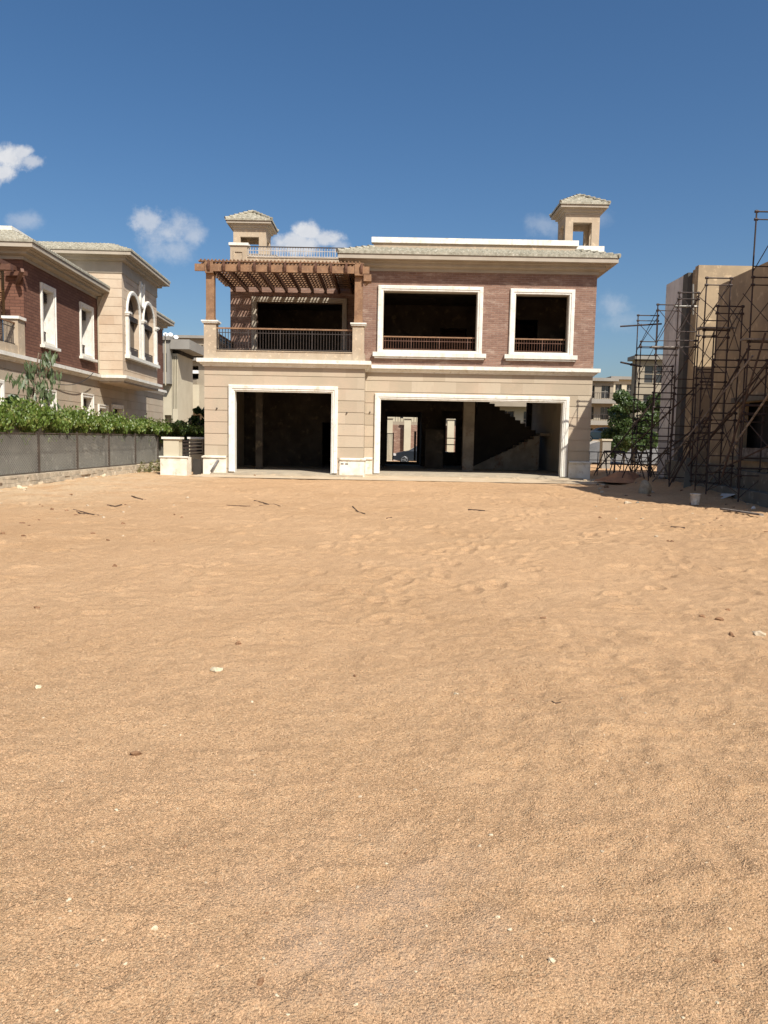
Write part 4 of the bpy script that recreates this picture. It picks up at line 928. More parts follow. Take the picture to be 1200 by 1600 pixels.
mb = MB(); mb.tube(c, (c[0], c[1], c[2]+.29), .10, .13, 20); mb.build('body', M['bucket'], bk); MB().tube((c[0], c[1], c[2]+.26), (c[0], c[1], c[2]+.295), .137, .14, 20).build('rim', M['bucket'], bk)
MB().path([(c[0]+.135*math.cos(t), c[1]-.02, c[2]+.28-.16*math.sin(t)) for t in np.linspace(0, math.pi, 12)], .006, 5).build('handle', M['wirey'], bk)
qa, qb = np.array(at(1112, 776, Z=.06)), np.array(at(1152, 763, Z=.32)); d = qb-qa; n_ = np.cross(d, (0, 0, 1.)); n_ /= np.linalg.norm(n_)
a0 = np.array(at(1124, 781, Z=.04)); mb = MB(); off = a0-qa; nrm = np.cross(off, d); nrm = nrm/np.linalg.norm(nrm)*.02
mb.add([qa, qa+off, qb+off, qb, qa+nrm, qa+off+nrm, qb+off+nrm, qb+nrm], [(0,1,2,3),(7,6,5,4),(0,4,5,1),(1,5,6,2),(2,6,7,3),(3,7,4,0)])
tag(mb.build('board', M['board'], origin=tuple(qa)), 'pale flat board lying tilted on the kerb under the scaffolding', 'board')
for (a_, b_, r_, lab) in (((1030,757),(1075,752),.05,'grey plank lying flat between the sack and the leaning board'),((1050,762),(1066,748),.035,'short plank propped across the rubble left of the leaning board'),
        ((1128,790),(1190,800),.04,'long grey plank lying on the shaded sand in front of the tilted board'),((925,748),(1000,752),.045,'dusty plank lying along the heap of reddish earth')):
    p0 = np.array(at(*a_, Z=.12)); p1 = np.array(at(*b_, Z=.12)); p0[2] = gh(p0[0], p0[1])+.04; p1[2] = gh(p1[0], p1[1])+.06
    tag(MB().bar(p0, p1, r_*2.6, r_).build('plank', M['palepole'], origin=tuple(p0)), lab, 'plank', 'planks left lying about under the scaffolding')
# ================================================================== BACKGROUND STREET
def sheet(name, x0, x1, y0_, y1_, dz, mat, nx=30, ny=20, label=None):
    X, Y = np.meshgrid(np.linspace(x0, x1, nx), np.linspace(y0_, y1_, ny)); Z = ground_h(X, Y)+dz
    v = np.stack([X.ravel(), Y.ravel(), Z.ravel()], 1); i, j = np.meshgrid(np.arange(nx-1), np.arange(ny-1)); a = (j*nx+i).ravel()
    return tag(np_mesh(name, v, np.stack([a, a+1, a+nx+1, a+nx], 1), mat), label, None, None, 'structure')
sheet('street', -40, 46, 51, 60.5, .07, M['asphalt'], 160, 60)
sheet('pavement', -40, 46, 46.5, 50.9, .13, M['paving'], 60, 20)
sheet('far_pavement', -40, 46, 60.6, 62.5, .13, M['paving'], 60, 8)
sheet('lawn', 12, 46, 62.6, 74, .06, M['lawn'], 30, 10)
sheet('concrete_apron', XL-.1, XR+.2, 28.9, 32.4, .008, M['apron'], 60, 20)
def car(label, x, y, rot, paint, group=None, L=4.5):
    z = gh(x, y)+.03; t = thing('parked_car', label, 'car', (x, y, z), group, local=True); t.rotation_euler = (0, 0, rot)
    out = [(-2.2,.32),(-2.25,.62),(-2.1,.88),(-1.55,.98),(-.95,1.36),(-.3,1.44),(.35,1.40),(1.05,.98),(1.9,.82),(2.22,.62),(2.25,.34),(1.75,.22),(-1.8,.22)]
    out = [(a*L/4.5, b) for a, b in out]
    w = lambda b: .86 if b < .4 else (.90 if b < .9 else .9-.26*(b-.9)/.5)
    n = len(out); mb = MB(); mb.add([(a, -w(b), b) for a, b in out]+[(a, w(b), b) for a, b in out], [tuple(range(n)), tuple(range(n, 2*n))[::-1]]+[(k, (k+1) % n, n+(k+1) % n, n+k) for k in range(n)])
    bd = mb.build('body', M[paint], t)
    md = bd.modifiers.new('b', 'BEVEL'); md.width = .05; md.segments = 3; md.angle_limit = R(25)
    for s in (-1, 1):
        mb = MB(); g = [(-1.45, 1.0), (-.92, 1.31), (-.02, 1.37), (-.02, 1.0)], [(.04, 1.0), (.04, 1.37), (.34, 1.34), (.93, 1.0)]
        for poly in g: mb.prism(poly, lambda a, b: (a, s*(w(b)+.004), b), lambda a, b: (a, s*(w(b)-.03), b))
        mb.build('window', M['darkglass'], t)
        for wx_ in (-1.38, 1.38):
            wh = thing  # wheel built straight as a part
            mb = MB(); mb.tube((wx_, s*.70, .31), (wx_, s*.92, .31), .33, .33, 24); wo = mb.build('wheel', M['tyre'], t)
            mb = MB(); [mb.bar((wx_, s*.93, .31), (wx_+.21*math.cos(k*1.2566), s*.93, .31+.21*math.sin(k*1.2566)), .02, .05) for k in range(5)]
            rr_ = [(wx_+.22*math.cos(k*.524), s*.93, .31+.22*math.sin(k*.524)) for k in range(13)]; mb.path(rr_, .018, 5); mb.build('rim', M['alloy'], wo)
        MB().box(2.0, 2.22, s*.80-.12, s*.80+.12, .60, .74).build('headlight', M['lamp'], t); MB().box(-2.24, -2.08, s*.78-.12, s*.78+.12, .68, .84).build('tail_light', M['lamp'], t)
    return t
c = at(628, 712, Y=56.5); car('black saloon car seen through the open front door of the villa', c[0]+1.55, 56.5, math.pi, 'carblack')
c = at(936, 690, Y=76); car('blue-grey car parked on the rise beyond the right corner of the villa', c[0]+.2, 76, R(178), 'carblue')
# opposite garden fence seen through the house
of = thing('garden_wall', 'low brick garden wall with cream capped piers across the street', 'wall', (2, 64, 0))
zb = gh(2, 64); MB().box(-10, 12, 64.4, 64.7, zb-.1, 2.7).build('brick_panel', M['brick'], of)
for px in (608, 636.5, 672, 704, 740, 780): x = at(px, 680, Y=64)[0]; pr = MB().box(x-.28, x+.28, 63.9, 64.4, zb-.1, 3.2).build('pier', M['farcream'], of); MB().box(x-.38, x+.38, 63.8, 64.5, 3.2, 3.32).build('cap', M['farcream'], pr)
kb2 = MB().box(-12, 14, 50.9, 51.0, zb-.05, zb+.16).build('street_kerb', M['farcream']); tag(kb2, None, None, None, 'structure')
# houses behind
def house(name, label, x0, x1, y0_, y1_, z0_, z1_, mat, floors, bays, roof=None, mat2='farbeige', balc=True, cat='building'):
    t = thing(name, label, cat, ((x0+x1)/2, y0_, z0_)); H_ = (z1_-z0_)/floors; B_ = (x1-x0)/bays; holes = []
    for f_ in range(floors):
        for b_ in range(bays): holes.append((x0+B_*(b_+.22), x0+B_*(b_+.78), z0_+H_*(f_+.22), z0_+H_*(f_+.8)))
    mb = MB(); mb.wall((0, y0_), (1,0), (0,-1), .3, x0, x1, z0_, z1_, holes); mb.wall((x0, 0), (0,1), (-1,0), .3, y0_+.3, y1_, z0_, z1_); mb.wall((x1, 0), (0,1), (1,0), .3, y0_+.3, y1_, z0_, z1_); mb.box(x0+.3, x1-.3, y0_+.3, y1_, z1_-.4, z1_-.1); mb.build('wall', M[mat], t)
    for h in holes:
        fo = MB().box(h[0], h[1], y0_+.32, y0_+.36, h[2], h[3]).build('window', M['darkglass'], t)
        MB().box(h[0], h[1], y0_+.26, y0_+.30, (h[2]+h[3])/2, (h[2]+h[3])/2+.06).box((h[0]+h[1])/2-.03, (h[0]+h[1])/2+.03, y0_+.25, y0_+.29, h[2], h[3]).build('window_bar', M[mat2], fo)
    if balc:
        for f_ in range(1, floors):
            z = z0_+H_*f_; bo = MB().box(x0-.3, x1+.3, y0_-1.2, y0_-.002, z-.12, z+.10).box(x0-.3, x1+.3, y0_-1.2, y0_-1.1, z+.10, z+.35).build('balcony', M[mat2], t)
            mb = MB(); [mb.tube((x, y0_-1.15, z+.35), (x, y0_-1.15, z+1.0), .02, .02, 4) for x in np.arange(x0-.2, x1+.3, .25)]; mb.bar((x0-.3, y0_-1.15, z+1.0), (x1+.3, y0_-1.15, z+1.0), .05, .05); mb.build('balcony_rail', M['iron'], bo)
    MB().box(x0-.4, x1+.4, y0_-.5, y1_+.2, z1_, z1_+.35).build('roof_slab', M[roof or mat2], t)
    return t
# right background apartments
x0, x1 = at(910, 620, Y=85)[0], at(958, 620, Y=85)[0]; zb = 1.2
house('apartment_block', 'beige apartment block with balconies showing beyond the right corner of the villa', x0, x1, 85, 95, zb, at(940, 590, Y=85)[2]-.4, 'farbeige', 3, 2, 'fargrey', 'fargrey')
x0, x1 = at(957, 620, Y=92)[0], at(1010, 620, Y=92)[0]
house('apartment_block', 'grey-roofed cream block rising behind the street tree on the right', x0, x1, 92, 99, zb, at(957, 589, Y=92)[2]-.3, 'farcream', 3, 3, 'fargrey', 'fargrey', False)
pb_ = at(1000, 560, Y=70); x1 = at(1050, 560, Y=70)[0]; h_ = house('tan_house', 'tall tan house half hidden behind the leftmost scaffold tower', pb_[0]-.2, x1, 70, 71.5, zb, at(1002, 562, Y=70)[2], 'farbeige', 3, 1, 'fargrey', 'farbeige', False)
# houses seen through the front door and stair window
x0 = at(585, 600, Y=74)[0]; house('pale_house', 'pale house across the street, seen only through the openings of the villa', x0, at(720, 600, Y=74)[0], 74, 84, -.3, 9, 'farcream', 3, 4, None, 'farbeige', True)
x0 = at(745, 600, Y=70)[0]; house('cream_house', 'cream house seen through the stair window of the villa', x0, at(880, 600, Y=70)[0], 70, 80, -.3, 7.2, 'farcream', 3, 4, None, 'farbeige', True)
# left background: modern block with slit windows, then a block with deep balconies
G = thing('modern_block', 'modern beige block with tall slit windows in the gap right of the brick villa', 'building', (-17, 62, 0))
xa, xb, xc = at(253, 600, Y=62)[0], at(268, 600, Y=62)[0], at(282, 600, Y=63)[0]
z1_ = at(262, 533, Y=62)[2]; z2_ = at(275, 552, Y=62)[2]; zlo = at(262, 600, Y=62)[2]
sl1 = [(xa+(xb-xa)*.22, xa+(xb-xa)*.36, zlo+.9, z1_-1.0), (xa+(xb-xa)*.55, xa+(xb-xa)*.69, zlo+.9, z1_-1.0)]
mb = MB(); mb.wall((0, 61.5), (1,0), (0,-1), .5, xa-2, xb, zlo, z1_, sl1); mb.box(xa-2, xb, 62.0, 66, zlo, z1_); mb.build('upper_wall', M['fargrey'], G)
sl2 = [(xb+(xc-xb)*f_, xb+(xc-xb)*(f_+.13), 3.6+o2, z2_-.2) for f_, o2 in ((.12, 0), (.42, 0), (.72, 0))]
mb = MB(); mb.wall((0, 62.2), (1,0), (0,-1), .5, xb+.01, xc, .0, z2_, sl2); mb.box(xb+.01, xc, 62.72, 67, 0, z2_); mb.wall((0, 62.3), (1,0), (0,-1), .5, xa-2, xb, .0, zlo-.01, [(xa+.1, xb-.1, 1., 3.1)]); mb.box(xa-2, xb, 62.82, 66, 0, zlo-.02); mb.build('lower_wall', M['farcream'], G)
mb = MB(); mb.box(xa-2, xb+.1, 61.3, 66.2, z1_+.01, z1_+.3); mb.box(xb+.02, xc+1.1, 61.6, 67, z2_+.3, z2_+1.05); mb.build('roof_slab', M['fargrey'], G); MB().box(xb+.1, xc+.1, 62.4, 67, z2_+.01, z2_+.29).build('dark_band', M['shade'], G)
MB().box(xa-2, xc+.3, 62.21, 62.25, 0.4, 2.8).build('porch_opening', M['shade'], G) if False else None
H2 = thing('balcony_block', 'flat-roofed beige block with deep dark balconies between the two villas', 'building', (-18.5, 78, 0))
xa, xb = at(283, 560, Y=78)[0], at(330, 560, Y=78)[0]; zz = lambda py: at(300, py, Y=78)[2]
mb = MB(); mb.wall((0, 78), (1,0), (0,-1), 3.2, xa-1.5, xb, 0, zz(529), [(at(287,560,Y=78)[0], at(317.6,560,Y=78)[0], zz(559), zz(539)), (at(283,560,Y=78)[0], at(310,560,Y=78)[0], zz(592), zz(571)), (xa, at(312,560,Y=78)[0], .2, zz(648))]); mb.box(xa-1.5, xb, 81.21, 86, 0, zz(529)); mb.build('wall', M['farbeige'], H2)
MB().box(xa-1.6, xb+.1, 77.6, 86, zz(529)+.01, zz(527)+.15).box(at(285,560,Y=78)[0], xb, 77.3, 77.99, zz(564), zz(560)).build('roof_slab', M['fargrey'], H2)
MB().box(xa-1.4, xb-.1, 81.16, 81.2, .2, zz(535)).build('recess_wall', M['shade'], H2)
bo = MB().box(at(281,600,Y=74)[0], at(292,600,Y=74)[0], 74, 77.99, at(285,647,Y=74)[2], at(285,591,Y=74)[2]).build('balcony', M['farbeige'], H2); MB().box(at(292,600,Y=74)[0]+.01, at(308,600,Y=74)[0], 74.8, 77.98, at(300,640,Y=75)[2], at(300,601,Y=75)[2]).build('balcony_front', M['farcream'], bo)
MB().box(at(294,600,Y=76)[0], at(304,600,Y=76)[0], 77.5, 77.9, zz(584), zz(579)).build('air_conditioner', M['dishw'], H2)
# satellite dishes on the modern block
for k, (px, lab) in enumerate(((259, 'leftmost white satellite dish on the roof of the slit-window block'), (266.5, 'middle white satellite dish on the roof of the slit-window block'), (275, 'rightmost white satellite dish on the slit-window block, at its roof edge'))):
    b_ = np.array(at(px, 531, Y=62.2)); b_[2] = z1_+.29 if px < 270 else z2_+1.04; t = thing('satellite_dish', lab, 'satellite dish', tuple(b_), 'satellite dishes')
    MB().tube(b_, b_+np.array((0, 0, .2)), .03, .03, 6).build('mast', M['greyrail'], t); ax = np.array((.35, -.75, .55)); ax /= np.linalg.norm(ax); e = np.cross(ax, (0, 0, 1.)); e /= np.linalg.norm(e); g = np.cross(ax, e); mb = MB(); cc = b_+np.array((0, 0, .25)); vs = [cc]
    for i in range(1, 5):
        for j in range(16): r_ = .19*i/4; vs.append(cc+(e*math.cos(j*math.pi/8)+g*math.sin(j*math.pi/8))*r_+ax*(r_*r_*.5))
    mb.add(vs, [(0, 1+j, 1+(j+1) % 16) for j in range(16)]+[(1+(i-1)*16+j, 1+(i-1)*16+(j+1) % 16, 1+i*16+(j+1) % 16, 1+i*16+j) for i in range(1, 4) for j in range(16)]); d_ = mb.build('dish', M['dishw'], t, True); md = d_.modifiers.new('s', 'SOLIDIFY'); md.thickness = .02
# street trees on the right
p = at(990, 700, Y=50); tree('street_tree', 'rounded dusty green street tree behind the leftmost scaffold tower', (p[0], 50, gh(p[0], 50)), 5.1, 1.75, 4.2, 34000, .105, 'treeleaf', 'tree', .14, 4, .3, None, ('trunk','crown'), 34)
p = at(968, 700, Y=47); tree('bushy_shrub', 'low bushy shrub at the foot of the street tree on the right', (p[0]+.3, 47, gh(p[0], 47)), 2.3, 1.0, 1.9, 7000, .085, 'treeleaf', 'shrub', .06, 14, .3, None, ('stem','foliage'), 16)

# ================================================================== GROUND (one sheet to the horizon, real relief near the camera)
def vnoise(x, y, seed):
    xi = np.floor(x).astype(np.int64); yi = np.floor(y).astype(np.int64); fx = x-xi; fy = y-yi; fx = fx*fx*(3-2*fx); fy = fy*fy*(3-2*fy)
    def h(a, b):
        n = (a*374761393+b*668265263+seed*1442695041) & 0xffffffff; n = ((n ^ (n >> 13))*1274126177) & 0xffffffff; return ((n ^ (n >> 16)) & 0xffff)/65535.
    return (h(xi, yi)*(1-fx)+h(xi+1, yi)*fx)*(1-fy)+(h(xi, yi+1)*(1-fx)+h(xi+1, yi+1)*fx)*fy-.5
steps = [(random.uniform(-9, 9), random.uniform(3.2, 27), random.uniform(0, 3.14)) for _ in range(900)]
# trodden lines of footprints crossing the plot
for (xa, ya, xb, yb) in ((-1, 4, 6, 26), (3, 3, 8, 14), (-3, 9, 5, 19), (5, 5, 2, 24), (-8, 22, 8, 21), (1.5, 2.6, 9, 9), (0, 10, 9, 18)):
    L = math.hypot(xb-xa, yb-ya); n = int(L/.38)
    for k in range(n): t = k/n; steps.append((xa+(xb-xa)*t+random.gauss(0, .16), ya+(yb-ya)*t+random.gauss(0, .1), math.atan2(yb-ya, xb-xa)+random.gauss(0, .25)))
def relief(x, y):
    r = np.hypot(x, y); z = np.zeros_like(x)
    z += .055*vnoise(x*.35+7, y*.35, 1)+.045*vnoise(x*.9, y*.9+3, 2)+.030*vnoise(x*2.3, y*2.3, 3)
    z += .034*(.25-np.abs(vnoise(x*4.4+2*vnoise(x, y, 31), y*5.6, 4)))*(.5+vnoise(x*.5, y*.5, 12)+.5)+.012*vnoise(x*11.3, y*11.3, 5)+.0055*vnoise(x*27, y*27, 6)*(r < 14)
    m = sstep(-5.5, -8.5, x)*sstep(13, 18, y)*(1-sstep(29, 31, y))+sstep(4.5, 6.5, x)*sstep(7, 9, y)*(1-sstep(13, 17, y))+.8*sstep(5.5, 7.5, x)*sstep(14, 17, y)*(1-sstep(25, 30, y))
    m3 = sstep(.1, 1.1, x)*(1-sstep(5, 8, y)); z += m3*(.035*vnoise(x*2.7, y*2.7, 51)+.05*np.clip(np.abs(vnoise(x*5.5, y*5.5, 52))-.16, 0, 1)+.012*vnoise(x*13, y*13, 53))
    z += m*(.06*np.clip(vnoise(x*3.4, y*3.4, 41)+.08, 0, 1)+.05*np.clip(np.abs(vnoise(x*9.1, y*9.1, 42))-.12, 0, 1)+.025*vnoise(x*17, y*17, 43))
    z += .0026*vnoise(x*48, y*48, 8)*np.clip(1.6-r/5, 0, 1)
    return z
def add_steps(x, y, z):
    shp = x.shape
    for (sx, sy, a) in steps:
        if sy < 6.5: continue
        R_ = .34; i = np.where((np.abs(x-sx) < R_) & (np.abs(y-sy) < R_) & (y > 0))
        if len(i[0]) == 0: continue
        dx, dy = x[i]-sx, y[i]-sy; u = dx*math.cos(a)+dy*math.sin(a); w = -dx*math.sin(a)+dy*math.cos(a); q = (u/.17)**2+(w/.085)**2
        z[i] += (-.026*np.exp(-q**1.5)+.011*np.exp(-((np.sqrt(q)-1.45)/.35)**2))*(.5+.6*((sx*7+sy*3) % 1))
    return z
ang_d = np.linspace(R(-33), R(33), 760); ang_o = np.linspace(R(33), R(327), 60)[1:-1]
ang = np.concatenate([ang_d, ang_o]); rad = np.concatenate([[.02, .5, 1.0], np.geomspace(1.35, 34, 820), np.geomspace(34.6, 70, 40)[0:], np.geomspace(75, 5000, 24)])
A_, R_ = np.meshgrid(ang, rad); X_ = R_*np.sin(A_); Y_ = R_*np.cos(A_); Z_ = ground_h(X_, Y_)
fade = (1-sstep(29.5, 34, R_))*(R_ > .9)*(1-sstep(28.6, 29.5, Y_)*.9)
rel = relief(X_, Y_)
sub = slice(2, 3+820); tmp = rel[sub].copy(); tmp = add_steps(X_[sub], Y_[sub], tmp); rel[sub] = tmp
Z_ = Z_+rel*fade-.01
nr, na = X_.shape; v = np.stack([X_.ravel(), Y_.ravel(), Z_.ravel()], 1)
i, j = np.meshgrid(np.arange(nr-1), np.arange(na), indexing='ij'); j2 = (j+1) % na
fcs = np.stack([(i*na+j).ravel(), (i*na+j2).ravel(), ((i+1)*na+j2).ravel(), ((i+1)*na+j).ravel()], 1)
gr = np_mesh('ground', v, fcs, M['sand'], smooth=True); tag(gr, 'sandy orange plot of trodden earth', None, None, 'structure')
def sand_z(x, y):
    xx, yy = np.array([x]), np.array([y]); return float(ground_h(xx, yy)[0]+relief(xx, yy)[0]-.01)

# gravel grains too many to count
n = 130000; rr = 1.6*(11/1.6)**rng.random(n)**.95; aa = rng.uniform(R(-31), R(31), n); gx, gy = rr*np.sin(aa), rr*np.cos(aa)
gz = ground_h(gx, gy)+relief(gx, gy)-.01; sz = (.0013+.0034*rng.random(n)**2.2)*(1+.10*rr); 
tv = np.array([(1,0,-.4),(-.5,.87,-.4),(-.5,-.87,-.4),(.1,0,.75)]); v = gz*0; rot = rng.uniform(0, 6.28, n)
cx, sx_ = np.cos(rot), np.sin(rot); P = np.stack([np.stack([gx+sz*(t[0]*cx-t[1]*sx_), gy+sz*(t[0]*sx_+t[1]*cx), gz+sz*t[2]+sz*.2], 1) for t in tv], 1).reshape(-1, 3)
k = np.arange(n)[:, None]*4; fc = np.concatenate([k+np.array([q]) for q in ((0,1,3),(1,2,3),(2,0,3))], 0)
tag(np_mesh('gravel', P, fc, mottled('gravel_grain', (.53, .342, .198), (.39, .24, .135), 60, .9, (.60, .44, .28), 90, 0)), 'fine gravel grains strewn over the sand', None, None, 'stuff')

# individual stones, clods and sticks lying on the plot
def stone(px, py, w, mat, label, name='stone', cat='stone', group=None, flat=.6, seed=None):
    x, y, _ = at(px, py, Z=0); z = sand_z(x, y); rs = random.Random(seed if seed is not None else px*7+py)
    bm = bmesh.new(); bmesh.ops.create_icosphere(bm, subdivisions=2, radius=1); ph = [rs.uniform(0, 6) for _ in range(6)]
    for v_ in bm.verts:
        a, b, c_ = v_.co; k = 1+.30*math.sin(2.3*a+ph[0]+b)+.18*math.sin(3.1*b+ph[1])+.15*math.sin(4*c_+ph[2]+a); k *= rs.uniform(.78, 1.15)
        v_.co = (a*k*w/2, b*k*w*.4, c_*k*w/2*flat)
    me = bpy.data.meshes.new(name); bm.to_mesh(me); bm.free(); me.materials.append(M[mat])
    o = bpy.data.objects.new(name, me); COL.objects.link(o); o.location = (x, y, z+w*.04); o.rotation_euler = (0, 0, rs.uniform(0, 6.28)); return tag(o, label, cat, group)
big = [(339,1045,.075,'palestone','biggest pale stone lying alone left of centre on the sand'),
 (212,1170,.055,'brownstone','brown clod beside a small hollow at left'),(183,1254,.022,'palestone','small bright pebble below the brown clod on the left'),
 (107,1410,.020,'palestone','bright pebble in the lower left of the sand'),(240,1455,.022,'palestone','pale elongated pebble standing out in the lower left'),
 (407,1534,.030,'brownstone','dark-sided stone half sunk near the bottom centre-left'),(433,1560,.014,'palestone','tiny white pebble just right of the half-sunk dark stone'),
 (862,1513,.026,'palestone','brightest cream pebble near the bottom, right of centre'),(796,1455,.018,'palestone','cream pebble with dark side above the brightest one'),
 (766,1300,.020,'palestone','pale pebble in the middle of the lower sand'),(928,1434,.015,'palestone','small cream pebble right of the pair near the bottom'),
 (777,1436,.016,'palestone','flat white chip left of the dark-sided cream pebble'),(1120,1505,.020,'brownstone','dark clod in the lower right corner area'),
 (713,1080,.030,'palestone','yellowish stone in the middle distance right of centre'),(555,1048,.030,'brownstone','dark clod in the middle distance at centre'),
 (802,1088,.022,'brownstone','small dark clod right of the yellowish stone'),(60,1070,.05,'palestone','pale stone at the left in the middle distance'),
 (180,885,.07,'brownstone','dark clod upper left in front of the fence'),(58,956,.06,'brownstone','dark flat clod at the left edge'),
 (1125,968,.08,'brownstone','dark clod in the broken soil at the right edge'),(1097,964,.06,'brownstone','left clod of the broken soil at the right edge'),
 (1187,992,.10,'rubble','pale broken lump at the far right edge'),(1144,993,.06,'brownstone','reddish clod left of the pale broken lump'),
 (1138,952,.05,'brownstone','uppermost dark clod of the broken soil at right'),(848,970,.05,'brownstone','lone dark speck of earth right of centre'),
 (372,1003,.06,'brownstone','brown clod above the biggest pale stone'),(1178,795,.18,'board','crumpled pale scrap beside the kerb at the right edge')]
for b_ in big: stone(*b_)
for k in range(70):
    px = random.uniform(10, 1190); py = random.uniform(1090, 1590); stone(px, py, random.uniform(.007, .013)*(1.6-(py-1090)/900), random.choice(['rubble', 'brownstone', 'rubble']) if k % 3 else 'palestone', 'small pebble scattered on the near sand', 'pebble', 'pebble', 'small pebbles scattered on the near sand')
for k in range(60):
    px = random.uniform(0, 300) if k % 2 else random.uniform(930, 1200); py = random.uniform(772, 850); stone(px, py, random.uniform(.035, .09), random.choice(['rubble', 'brownstone', 'brownstone']), 'small stone among the rough soil near the plot edges', 'rubble_stone', 'stone', 'small stones in the rough soil by the plot edges')
for k in range(34):
    s = random.uniform(2, 16.5); q = FP(s, random.uniform(.35, 1.1), 0); w = random.uniform(.06, .2); x, y = q[0], q[1]
    d = (np.array((x, y, sand_z(x, y)))-CAM); uu = d@fw; stone(600+FOC*(d@cr)/uu, 800-FOC*(d@cu)/uu, w, random.choice(['rubble', 'palestone', 'rubble']), 'small pale stone fallen below the stone kerb', 'kerb_stone', 'stone', 'pale stones fallen along the stone kerb', .7, k)
for k in range(34):
    stone(random.uniform(930, 1195), random.uniform(752, 792) if k % 2 else random.uniform(756, 768), random.uniform(.07, .2), random.choice(['rubble', 'kerb', 'concrete', 'brownstone']), 'small lump of rubble in the shade under the scaffolding', 'rubble_lump', 'stone', 'rubble lumps in the shade of the scaffolding')
for k in range(26):
    px = random.uniform(318, 930); y = random.uniform(29.2, 30.6) if px < 570 else random.uniform(30.9, 32.1); x = (px-600)/1200*y; d = np.array((x, y, 0.))-CAM; uu = d@fw
    stone(600+FOC*(d@cr)/uu, 800-FOC*(d@cu)/uu, random.uniform(.06, .2), random.choice(['rubble', 'apron', 'brownstone']) , 'small chip of rubble on the strip before the villa', 'rubble_chip', 'stone', 'rubble chips on the strip before the villa', .6, k+500)
def stick(pts, r_, label, name='stick', mat='stick', cat='stick'):
    r_ *= .62
    P3 = []
    for (px, py) in pts: x, y, _ = at(px, py, Z=0); P3.append((x, y, sand_z(x, y)+r_*.5))
    tag(MB().path(P3, r_, 6).build(name, M[mat]), label, cat)
stick([(732,796),(757,799)], .035, 'short dark board scrap lying at centre in front of the large garage opening')
stick([(1048,824),(1070,826)], .03, 'short dark piece of wood lying in front of the scaffolding')
stick([(354,790),(391,791)], .018, 'thin straight stick lying left of centre')
stick([(397,782),(411,785),(420,789)], .02, 'bent twig right of the thin straight stick')
stick([(551,793),(560,798),(570,802)], .025, 'dark curved stick near the centre')
stick([(405,790),(428,788),(438,791)], .014, 'fine twig between the bent twig and the curved stick')
stick([(115,796),(130,799),(142,803),(154,806)], .022, 'dark tangled root on the rough soil at left')
stick([(120,799),(128,802),(135,801)], .025, 'short side root touching the dark tangled root')
stick([(168,788),(180,790),(190,788)], .03, 'small dark twig right of the tangled root')
stick([(206,775),(215,779),(223,780)], .03, 'dark twig nearest the end of the stone kerb')
stick([(862,1097),(868,1100),(876,1100)], .006, 'tiny dry stalk on the sand right of centre')
stick([(604,809),(612,808)], .02, 'tiny twig right of the dark curved stick')

# ================================================================== WORLD, SUN, CAMERA
SUNV = np.array((.62, -1, 1.27)); SUNV /= np.linalg.norm(SUNV)
el = math.asin(SUNV[2]); az = math.atan2(SUNV[0], SUNV[1])
w = bpy.data.worlds.new("World"); scene.world = w; w.use_nodes = True; n = w.node_tree.nodes; l = w.node_tree.links
bg = n['Background']; sk = n.new('ShaderNodeTexSky'); sk.sky_type = 'NISHITA'; sk.sun_disc = False; sk.sun_elevation = el; sk.sun_rotation = az
sk.altitude = 250; sk.air_density = 1.0; sk.dust_density = 2.4; sk.ozone_density = 3.0
bg.inputs[1].default_value = .081
hs = n.new('ShaderNodeHueSaturation'); hs.inputs['Saturation'].default_value = 1.22; hs.inputs['Value'].default_value = 1.0; l.new(sk.outputs[0], hs.inputs['Color']); l.new(hs.outputs[0], bg.inputs[0])
tc = n.new('ShaderNodeTexCoord'); sp = n.new('ShaderNodeSeparateXYZ'); l.new(tc.outputs['Generated'], sp.inputs[0])
def wm(op, a, b=None, c=None):
    q = n.new('ShaderNodeMath'); q.operation = op
    for i_, x in enumerate((a, b, c)):
        if x is None: continue
        if isinstance(x, (int, float)): q.inputs[i_].default_value = x
        else: l.new(x, q.inputs[i_])
    return q.outputs[0]
yy = wm('MAXIMUM', sp.outputs[1], .05); cb = n.new('ShaderNodeCombineXYZ'); l.new(wm('DIVIDE', sp.outputs[0], yy), cb.inputs[0]); l.new(wm('DIVIDE', sp.outputs[2], yy), cb.inputs[1])
def wn(scale, detail, rough=.6):
    q = n.new('ShaderNodeTexNoise'); q.inputs['Scale'].default_value = scale; q.inputs['Detail'].default_value = detail; q.inputs['Roughness'].default_value = rough; l.new(cb.outputs[0], q.inputs['Vector']); return q
nz = wn(22, 7, .62); nb = wn(55, 8, .7)
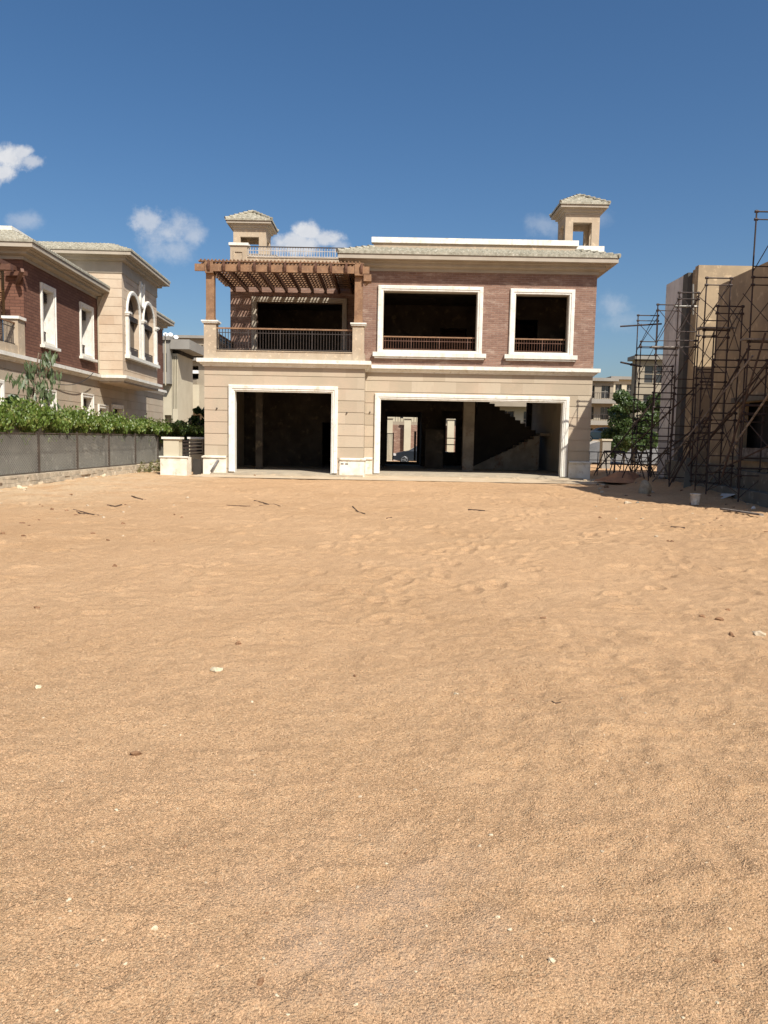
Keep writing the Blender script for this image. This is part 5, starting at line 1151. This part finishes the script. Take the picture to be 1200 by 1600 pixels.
# cloud puffs: (px, py, half width, half height, weight) turned into sky directions
clouds = [(8,245,44,26,1.0),(48,252,24,12,.7),(5,270,26,22,.95),(30,238,22,14,.9),
 (232,348,34,28,.62),(262,364,58,34,.60),(298,368,30,24,.5),(270,388,56,28,.42),
 (482,364,30,18,.95),(470,380,50,22,.9),(508,374,30,16,.85),(440,388,30,16,.6),(530,386,22,12,.5),
 (40,345,38,20,.34),(850,350,40,20,.28),(930,340,34,20,.16),(960,480,34,26,.34),(975,500,45,22,.22),(310,560,60,50,.16)]
dens = None
for (px, py, a, b, wt) in clouds:
    d = ray(px, py); uu, vv = d[0]/d[1], d[2]/d[1]
    s1 = n.new('ShaderNodeVectorMath'); s1.operation = 'SUBTRACT'; l.new(cb.outputs[0], s1.inputs[0]); s1.inputs[1].default_value = (uu, vv, 0)
    s2 = n.new('ShaderNodeVectorMath'); s2.operation = 'MULTIPLY'; l.new(s1.outputs[0], s2.inputs[0]); s2.inputs[1].default_value = (FOC/a, FOC/b, 0)
    ln = n.new('ShaderNodeVectorMath'); ln.operation = 'LENGTH'; l.new(s2.outputs[0], ln.inputs[0])
    e_ = wm('SUBTRACT', 1.05, ln.outputs['Value']); e_ = wm('ADD', e_, wm('MULTIPLY', wm('SUBTRACT', nz.outputs['Fac'], .5), 1.9)); e_ = wm('ADD', e_, wm('MULTIPLY', wm('SUBTRACT', nb.outputs['Fac'], .5), .8))
    mr = n.new('ShaderNodeMapRange'); mr.interpolation_type = 'SMOOTHSTEP'; soft = .65 if wt > .6 else 1.0
    mr.inputs[1].default_value = 0; mr.inputs[2].default_value = soft; mr.inputs[3].default_value = 0; mr.inputs[4].default_value = wt; l.new(e_, mr.inputs[0])
    dens = mr.outputs[0] if dens is None else wm('MAXIMUM', dens, mr.outputs[0])
bg2 = n.new('ShaderNodeBackground'); cm = n.new('ShaderNodeMix'); cm.data_type = 'RGBA'; l.new(nb.outputs['Fac'], cm.inputs[0]); cm.inputs[6].default_value = (.60, .63, .69, 1); cm.inputs[7].default_value = (.86, .86, .87, 1); l.new(cm.outputs[2], bg2.inputs[0]); bg2.inputs[1].default_value = .74
mx = n.new('ShaderNodeMixShader'); l.new(dens, mx.inputs[0]); l.new(bg.outputs[0], mx.inputs[1]); l.new(bg2.outputs[0], mx.inputs[2]); l.new(mx.outputs[0], n['World Output'].inputs['Surface'])

sun = bpy.data.lights.new('sun', 'SUN'); sun.energy = 5.0; sun.angle = R(.53); sun.color = (1, .945, .86)
so = bpy.data.objects.new('sun', sun); COL.objects.link(so)
from mathutils import Vector, Matrix
so.rotation_euler = Vector(tuple(SUNV)).to_track_quat('Z', 'Y').to_euler(); so.location = (20, -20, 40)
cam = bpy.data.cameras.new('camera'); co = bpy.data.objects.new('camera', cam); COL.objects.link(co); scene.camera = co
cam.sensor_fit = 'HORIZONTAL'; cam.sensor_width = 36; cam.lens = 36; cam.clip_start = .05; cam.clip_end = 12000
m = Matrix.Identity(4)
for i_ in range(3): m[i_][0] = cr[i_]; m[i_][1] = cu[i_]; m[i_][2] = -fw[i_]; m[i_][3] = CAM[i_]
co.matrix_world = m
scene.view_settings.view_transform = 'Standard'; scene.view_settings.look = 'None'; scene.view_settings.exposure = .44; scene.view_settings.gamma = 1
scene.cycles.max_bounces = 8
